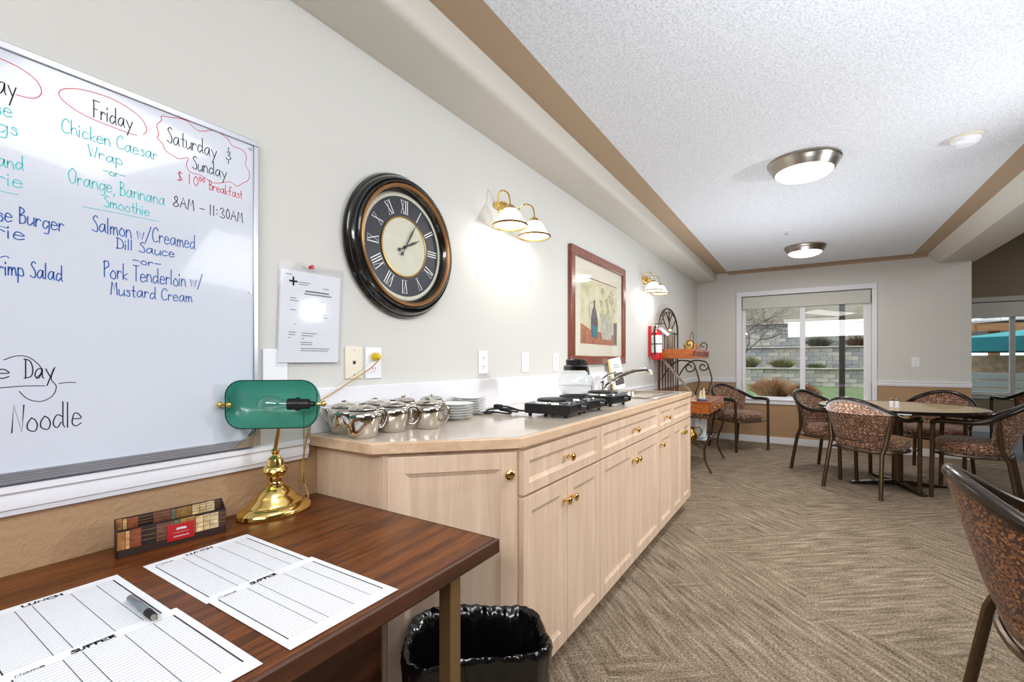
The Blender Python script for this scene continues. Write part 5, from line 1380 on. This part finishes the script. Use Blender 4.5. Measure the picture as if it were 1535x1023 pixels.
# ================================================================== OUTDOORS
M['grass'] = simple('lawn_grass', rgb(108, 122, 78), 0.95, var=0.35, vscale=3, bump=0.8, bscale=30)
M['gravel'] = simple('gravel', rgb(168, 168, 166), 0.95, var=0.4, vscale=30, bump=0.8, bscale=40)
M['block'] = simple('split_face_block', rgb(166, 162, 156), 0.9, var=0.28, vscale=3.5, bump=0.5, bscale=25, coord='Generated')
M['block2'] = simple('split_face_block_warm', rgb(182, 174, 162), 0.9, var=0.2, vscale=4, bump=0.5, bscale=25)
M['block3'] = simple('split_face_block_dark', rgb(150, 148, 146), 0.9, var=0.2, vscale=4, bump=0.5, bscale=25)
M['soil'] = simple('terrace_soil', rgb(120, 110, 92), 0.95, var=0.3, vscale=6)
GZ = 0.20
g = struct('ground_lawn', MB().box(-14, 16, 10.6, 21, GZ-0.2, GZ).box(-14, 1.0, 7.56, 10.6, GZ-0.2, GZ), M['grass'], 'lawn outside the windows')
g2 = obj('ground_gravel', MB().box(-7, 0.4, 8.2, 13.2, GZ+0.001, GZ+0.004), M['gravel'])
g2['kind'] = 'structure'; g2['label'] = 'pale gravel bed outside the left pane'
tiers = [('lowest grey block retaining wall behind the lawn', 20.5, GZ, 4, 0.156), ('middle tier grey block retaining wall', 22.6, 0.825, 5, 0.171), ('topmost grey block retaining wall', 24.6, 1.68, 7, 0.165)]
bl_meshes = []
for mt in ('block', 'block2', 'block3'):
    mb = MB().box(-0.205, 0.205, -0.12, 0.10, 0.004, 0.150)
    me_o = obj('tmp', mb, M[mt], bevel=0.0, smooth=False)
    bl_meshes.append(me_o.data); bpy.data.objects.remove(me_o)
random.seed(4)
for lbl, Yb, zb, nr, rh in tiers:
    t = thing('retaining_wall', lbl, 'retaining wall', (1.0, Yb, zb), 0, 'terraced retaining walls outside')
    per = 22
    for r_ in range(nr):
        for k in range(per):
            o = bpy.data.objects.new('block', random.choice(bl_meshes)); COL.objects.link(o); o.parent = t
            o.location = (-6.2 + k*0.42 + (0.21 if r_ % 2 else 0), random.uniform(-0.02, 0.02)+r_*0.02, r_*rh)
            o.scale = (1, 1, rh/0.155)
    obj('cap_course', MB().box(-6.5, 3.3, Yb-0.18, Yb+0.16, zb+nr*rh, zb+nr*rh+0.05), M['block2'], t, bevel=0.01)
    struct('ground_terrace', MB().box(-14, 3.3, Yb+0.23, Yb+1.85, 0 if zb < 0.5 else zb-0.3, zb+nr*rh-0.02), M['soil'])
    obj('wall_end', MB().box(-14, -6.45, Yb-0.1, Yb+0.2, zb, zb+nr*rh), M['block'], t)
hl = struct('ground_slope', MB().prism([(26.8,2.6),(40,8.5),(40,2.0),(26.8,2.0)], -30, 40, Matrix(((0,0,1,0),(1,0,0,0),(0,1,0,0),(0,0,0,1)))), M['soil'], 'dry slope above the terraces')

def grass_clump(name, x, y, z, h, r_, n, mat, lbl, seed, lean=0.6):
    random.seed(seed)
    mb = MB()
    for k in range(n):
        a = random.uniform(0, 2*PI); s_ = random.uniform(0, 1)**0.5
        bx_, by_ = x+math.cos(a)*r_*0.3*s_, y+math.sin(a)*r_*0.3*s_
        tx_, ty_ = x+math.cos(a)*r_*s_*1.1, y+math.sin(a)*r_*s_*1.1
        hh = h*(1-0.45*s_*s_)*random.uniform(0.75,1.05)
        w_ = 0.012
        p0, p1, p2 = Vector((bx_,by_,z)), Vector(((bx_*0.5+tx_*0.5),(by_+ty_)/2,z+hh*0.65)), Vector((tx_,ty_,z+hh))
        sd = Vector((-math.sin(a+1), math.cos(a+1), 0))*w_
        mb.poly([p0-sd, p0+sd, p1+sd*0.8, p1-sd*0.8]); mb.poly([p1-sd*0.8, p1+sd*0.8, p2])
    t = thing('ornamental_grass', lbl, 'grass', (x, y, z), 0)
    o = obj('blades', mb, mat, t, smooth=False); o['kind'] = 'stuff'
    obj('crown', MB().sphere((x,y,z+0.03), r_*0.28, 10, 6, (1,1,0.5)), M['soil'], t)
tan_ = simple('dry_tan_grass', rgb(176, 136, 96), 0.9, var=0.3, vscale=8)
olive = simple('olive_grass', rgb(120, 116, 64), 0.9, var=0.3, vscale=8)
dkg = simple('dark_sage_grass', rgb(86, 88, 66), 0.9, var=0.3, vscale=8)
grass_clump('g', -0.70, 12.9, GZ, 0.60, 0.58, 1100, tan_, 'large dry tan grass clump outside the left pane', 1)
grass_clump('g', -0.05, 12.2, GZ, 0.50, 0.36, 700, simple('rust_dry_grass', rgb(150,104,70), 0.9, var=0.3, vscale=8), 'rust brown grass clump nearest the window frame', 2)
grass_clump('g', -0.80, 21.5, 0.806, 0.50, 0.60, 500, olive, 'olive grass clump on the lower terrace', 3)
grass_clump('g', -2.0, 21.5, 0.806, 0.62, 0.5, 400, olive, 'olive grass clump on the lower terrace at the far left', 4)
grass_clump('g', 0.33, 21.5, 0.806, 0.30, 0.45, 300, simple('green_low_grass', rgb(96,110,62), 0.9, var=0.3, vscale=8), 'low green grass tuft on the lower terrace at the right', 5)
grass_clump('g', 0.45, 23.6, 1.662, 0.60, 0.62, 600, dkg, 'dark sage grass clump on the middle terrace', 6)
grass_clump('g', 1.75, 23.6, 1.662, 0.60, 0.48, 500, simple('umber_grass', rgb(110,82,60), 0.9, var=0.3, vscale=8), 'brown grass clump on the middle terrace behind the post', 7)
# bare tree
t = thing('bare_tree', 'leafless tree with twisting branches outside the left pane', 'tree', (-1.45, 12.3, GZ))
bark = simple('grey_bark', rgb(98, 88, 80), 0.9, var=0.3, vscale=12)
random.seed(17)
segs = []
def grow(p, d, ln, r_, depth, out):
    q = p + d*ln
    mid = p + d*ln*0.5 + Vector((random.uniform(-1,1),random.uniform(-1,1),random.uniform(-1,1)))*ln*0.08
    out.append(([tuple(p), tuple(mid), tuple(q)], [r_, r_*0.85, r_*0.7], depth))
    if depth == 0: return
    for k in range(3 if depth > 2 else 2+random.randint(0,1)):
        ax_ = Vector((random.uniform(-1,1),random.uniform(-1,1),random.uniform(-0.6,0.9))).normalized()
        nd = (d*0.62 + ax_*0.85 + Vector((0.16, 0, 0))).normalized()
        grow(q, nd, ln*random.uniform(0.66,0.85), r_*0.62, depth-1, out)
grow(Vector((-1.45,12.3,GZ)), Vector((0.12,-0.05,1)).normalized(), 0.80, 0.042, 6, segs)
tr, bm2 = MB(), MB()
for P, R_, dd in segs:
    (tr if dd >= 5 else bm2).tube(P, R_, 5 if dd < 4 else 8)
obj('trunk', tr, bark, t)
o = obj('branches', bm2, bark, t); o['kind'] = 'stuff'
# dark post of the patio cover
t = thing('porch_post', 'dark post standing on the lawn outside the right pane', 'post', (0.56, 10.6, GZ))
obj('shaft', MB().box(0.515, 0.605, 10.55, 10.64, GZ, 4.0), simple('dark_brown_post', rgb(52,44,40), 0.5), t, bevel=0.006)
obj('foot_plate', MB().box(0.48, 0.64, 10.52, 10.67, GZ, GZ+0.03), M['black'], t)
# garden path
gp = obj('garden_path', MB().prism([(0.2,8.6),(1.2,8.6),(1.35,10.4),(0.7,10.4)], GZ+0.001, GZ+0.02), simple('concrete_path', rgb(176,176,172), 0.9, var=0.1)); tag(gp, 'concrete path curving over the lawn', 'path')
# gazebo with shingled roof, parasol, fence -- seen through the further window
t = thing('gazebo', 'timber gazebo with a shingled roof seen through the further window', 'gazebo', (6.9, 19.2, GZ))
gx, gy = 6.95, 19.2
rf = MB()
hw = 3.4
E0 = [(gx-hw,gy-hw,2.06),(gx+hw,gy-hw,2.06),(gx+hw,gy+hw,2.06),(gx-hw,gy+hw,2.06)]
apex = (gx,gy,3.84)
for k in range(4): rf.poly([E0[k], E0[(k+1) % 4], apex])
obj('roof_deck', rf, simple('roof_underlay', rgb(90,84,80), 0.9), t, solid=0.04, smooth=False)
sh_m = simple('weathered_shingle', rgb(176,170,166), 0.85, var=0.3, vscale=5)
smesh = None
random.seed(8)
for side in range(2):          # the two slopes that face the window: -Y and -X
    for r_ in range(9):
        f_ = r_/10.0
        zz = 2.10 + (4.1-2.32)*f_ + 0.02; half = hw*(1-f_)
        n = max(1, int(2*half/0.42))
        for k in range(n):
            if smesh is None:
                so = obj('shingle', MB().box(-0.205,0.205,0,0.44,0,0.03), sh_m, t, smooth=False, local=True); smesh = so.data; o = so
            else:
                o = bpy.data.objects.new('shingle', smesh); COL.objects.link(o); o.parent = t
            u = -half + (k+0.5)*(2*half/n)
            pitch = math.atan2(4.1-2.32, hw)
            rx, ry = t.location.x, t.location.y
            if side == 0:
                o.location = (gx+u-rx, gy-half-ry-0.03, zz-GZ); o.rotation_euler = (pitch-0.05, 0, 0)
            else:
                o.location = (gx-half-rx-0.03, gy-u-ry, zz-GZ); o.rotation_euler = (pitch-0.05, 0, -PI/2)
timber = wood('cedar_timber', rgb(176,124,78), rgb(140,90,52), 'X', 3, 0.6)
obj('fascia', MB().box(gx-hw,gx+hw,gy-hw-0.05,gy-hw,1.88,2.06).box(gx-hw-0.05,gx-hw,gy-hw,gy+hw,1.88,2.06), timber, t)
for (a, b_) in ((-3.0,-3.0),(3.0,-3.0),(-3.0,3.0),(3.0,3.0),(0,-3.0)):
    obj('post', MB().box(gx+a-0.09,gx+a+0.09,gy+b_-0.09,gy+b_+0.09,GZ,2.04), timber, t)
t = thing('garden_parasol', 'large teal parasol outside the further window', 'parasol', (4.3, 13.9, GZ))
ux, uy = 4.25, 13.9
teal = simple('teal_canvas', rgb(24, 140, 142), 0.7, var=0.06)
mb = MB(); n = 8
R1 = 1.75
top = (ux, uy, 1.86)
ring = [(ux+R1*math.cos(2*PI*k/n+PI/8), uy+R1*math.sin(2*PI*k/n+PI/8), 1.62) for k in range(n)]
for k in range(n): mb.poly([ring[k], ring[(k+1) % n], top])
obj('canopy', mb, teal, t, solid=0.01, smooth=False)
mb = MB()
for k in range(n):
    a, b_ = ring[k], ring[(k+1) % n]
    mb.poly([a, b_, (b_[0],b_[1],b_[2]-0.28), (a[0],a[1],a[2]-0.28)])
obj('valance', mb, simple('deep_teal_canvas', rgb(18,112,120), 0.7), t, solid=0.006, smooth=False)
obj('pole', MB().cyl((ux,uy,GZ),(ux,uy,1.90),0.025), timber, t)
obj('base', MB().lathe([(0,0),(0.26,0),(0.24,0.06),(0.05,0.09),(0,0.09)], (ux,uy,GZ), 24), M['black'], t)
t = thing('picnic_fence', 'pale grey horizontal board fence outside the further window', 'fence', (4.0, 12.0, GZ))
fm = simple('weathered_grey_board', rgb(176,184,188), 0.8, var=0.12, vscale=4, stretch=(0.3,1,4))
pl0 = None
for k in range(5):
    if pl0 is None:
        pl0 = obj('board', MB().box(-1.9,2.6,-0.015,0.015,0,0.125), fm, t, local=True, bevel=0.004); o = pl0
    else:
        o = pl0.copy(); COL.objects.link(o)
    o.location = (0.3, 0, 0.02+k*0.145)
for k in range(4):
    o = obj('fence_post', MB().box(2.5+k*1.3-0.04,2.5+k*1.3+0.04,12.02,12.10,GZ,0.96), fm, t)
tag(obj('brick_planter', MB().box(3.4, 11, 15.6, 15.75, GZ, 1.28), simple('pale_brick', rgb(196,164,140), 0.9, var=0.3, vscale=8)), 'low pale brick planter wall behind the grey board fence', 'planter')
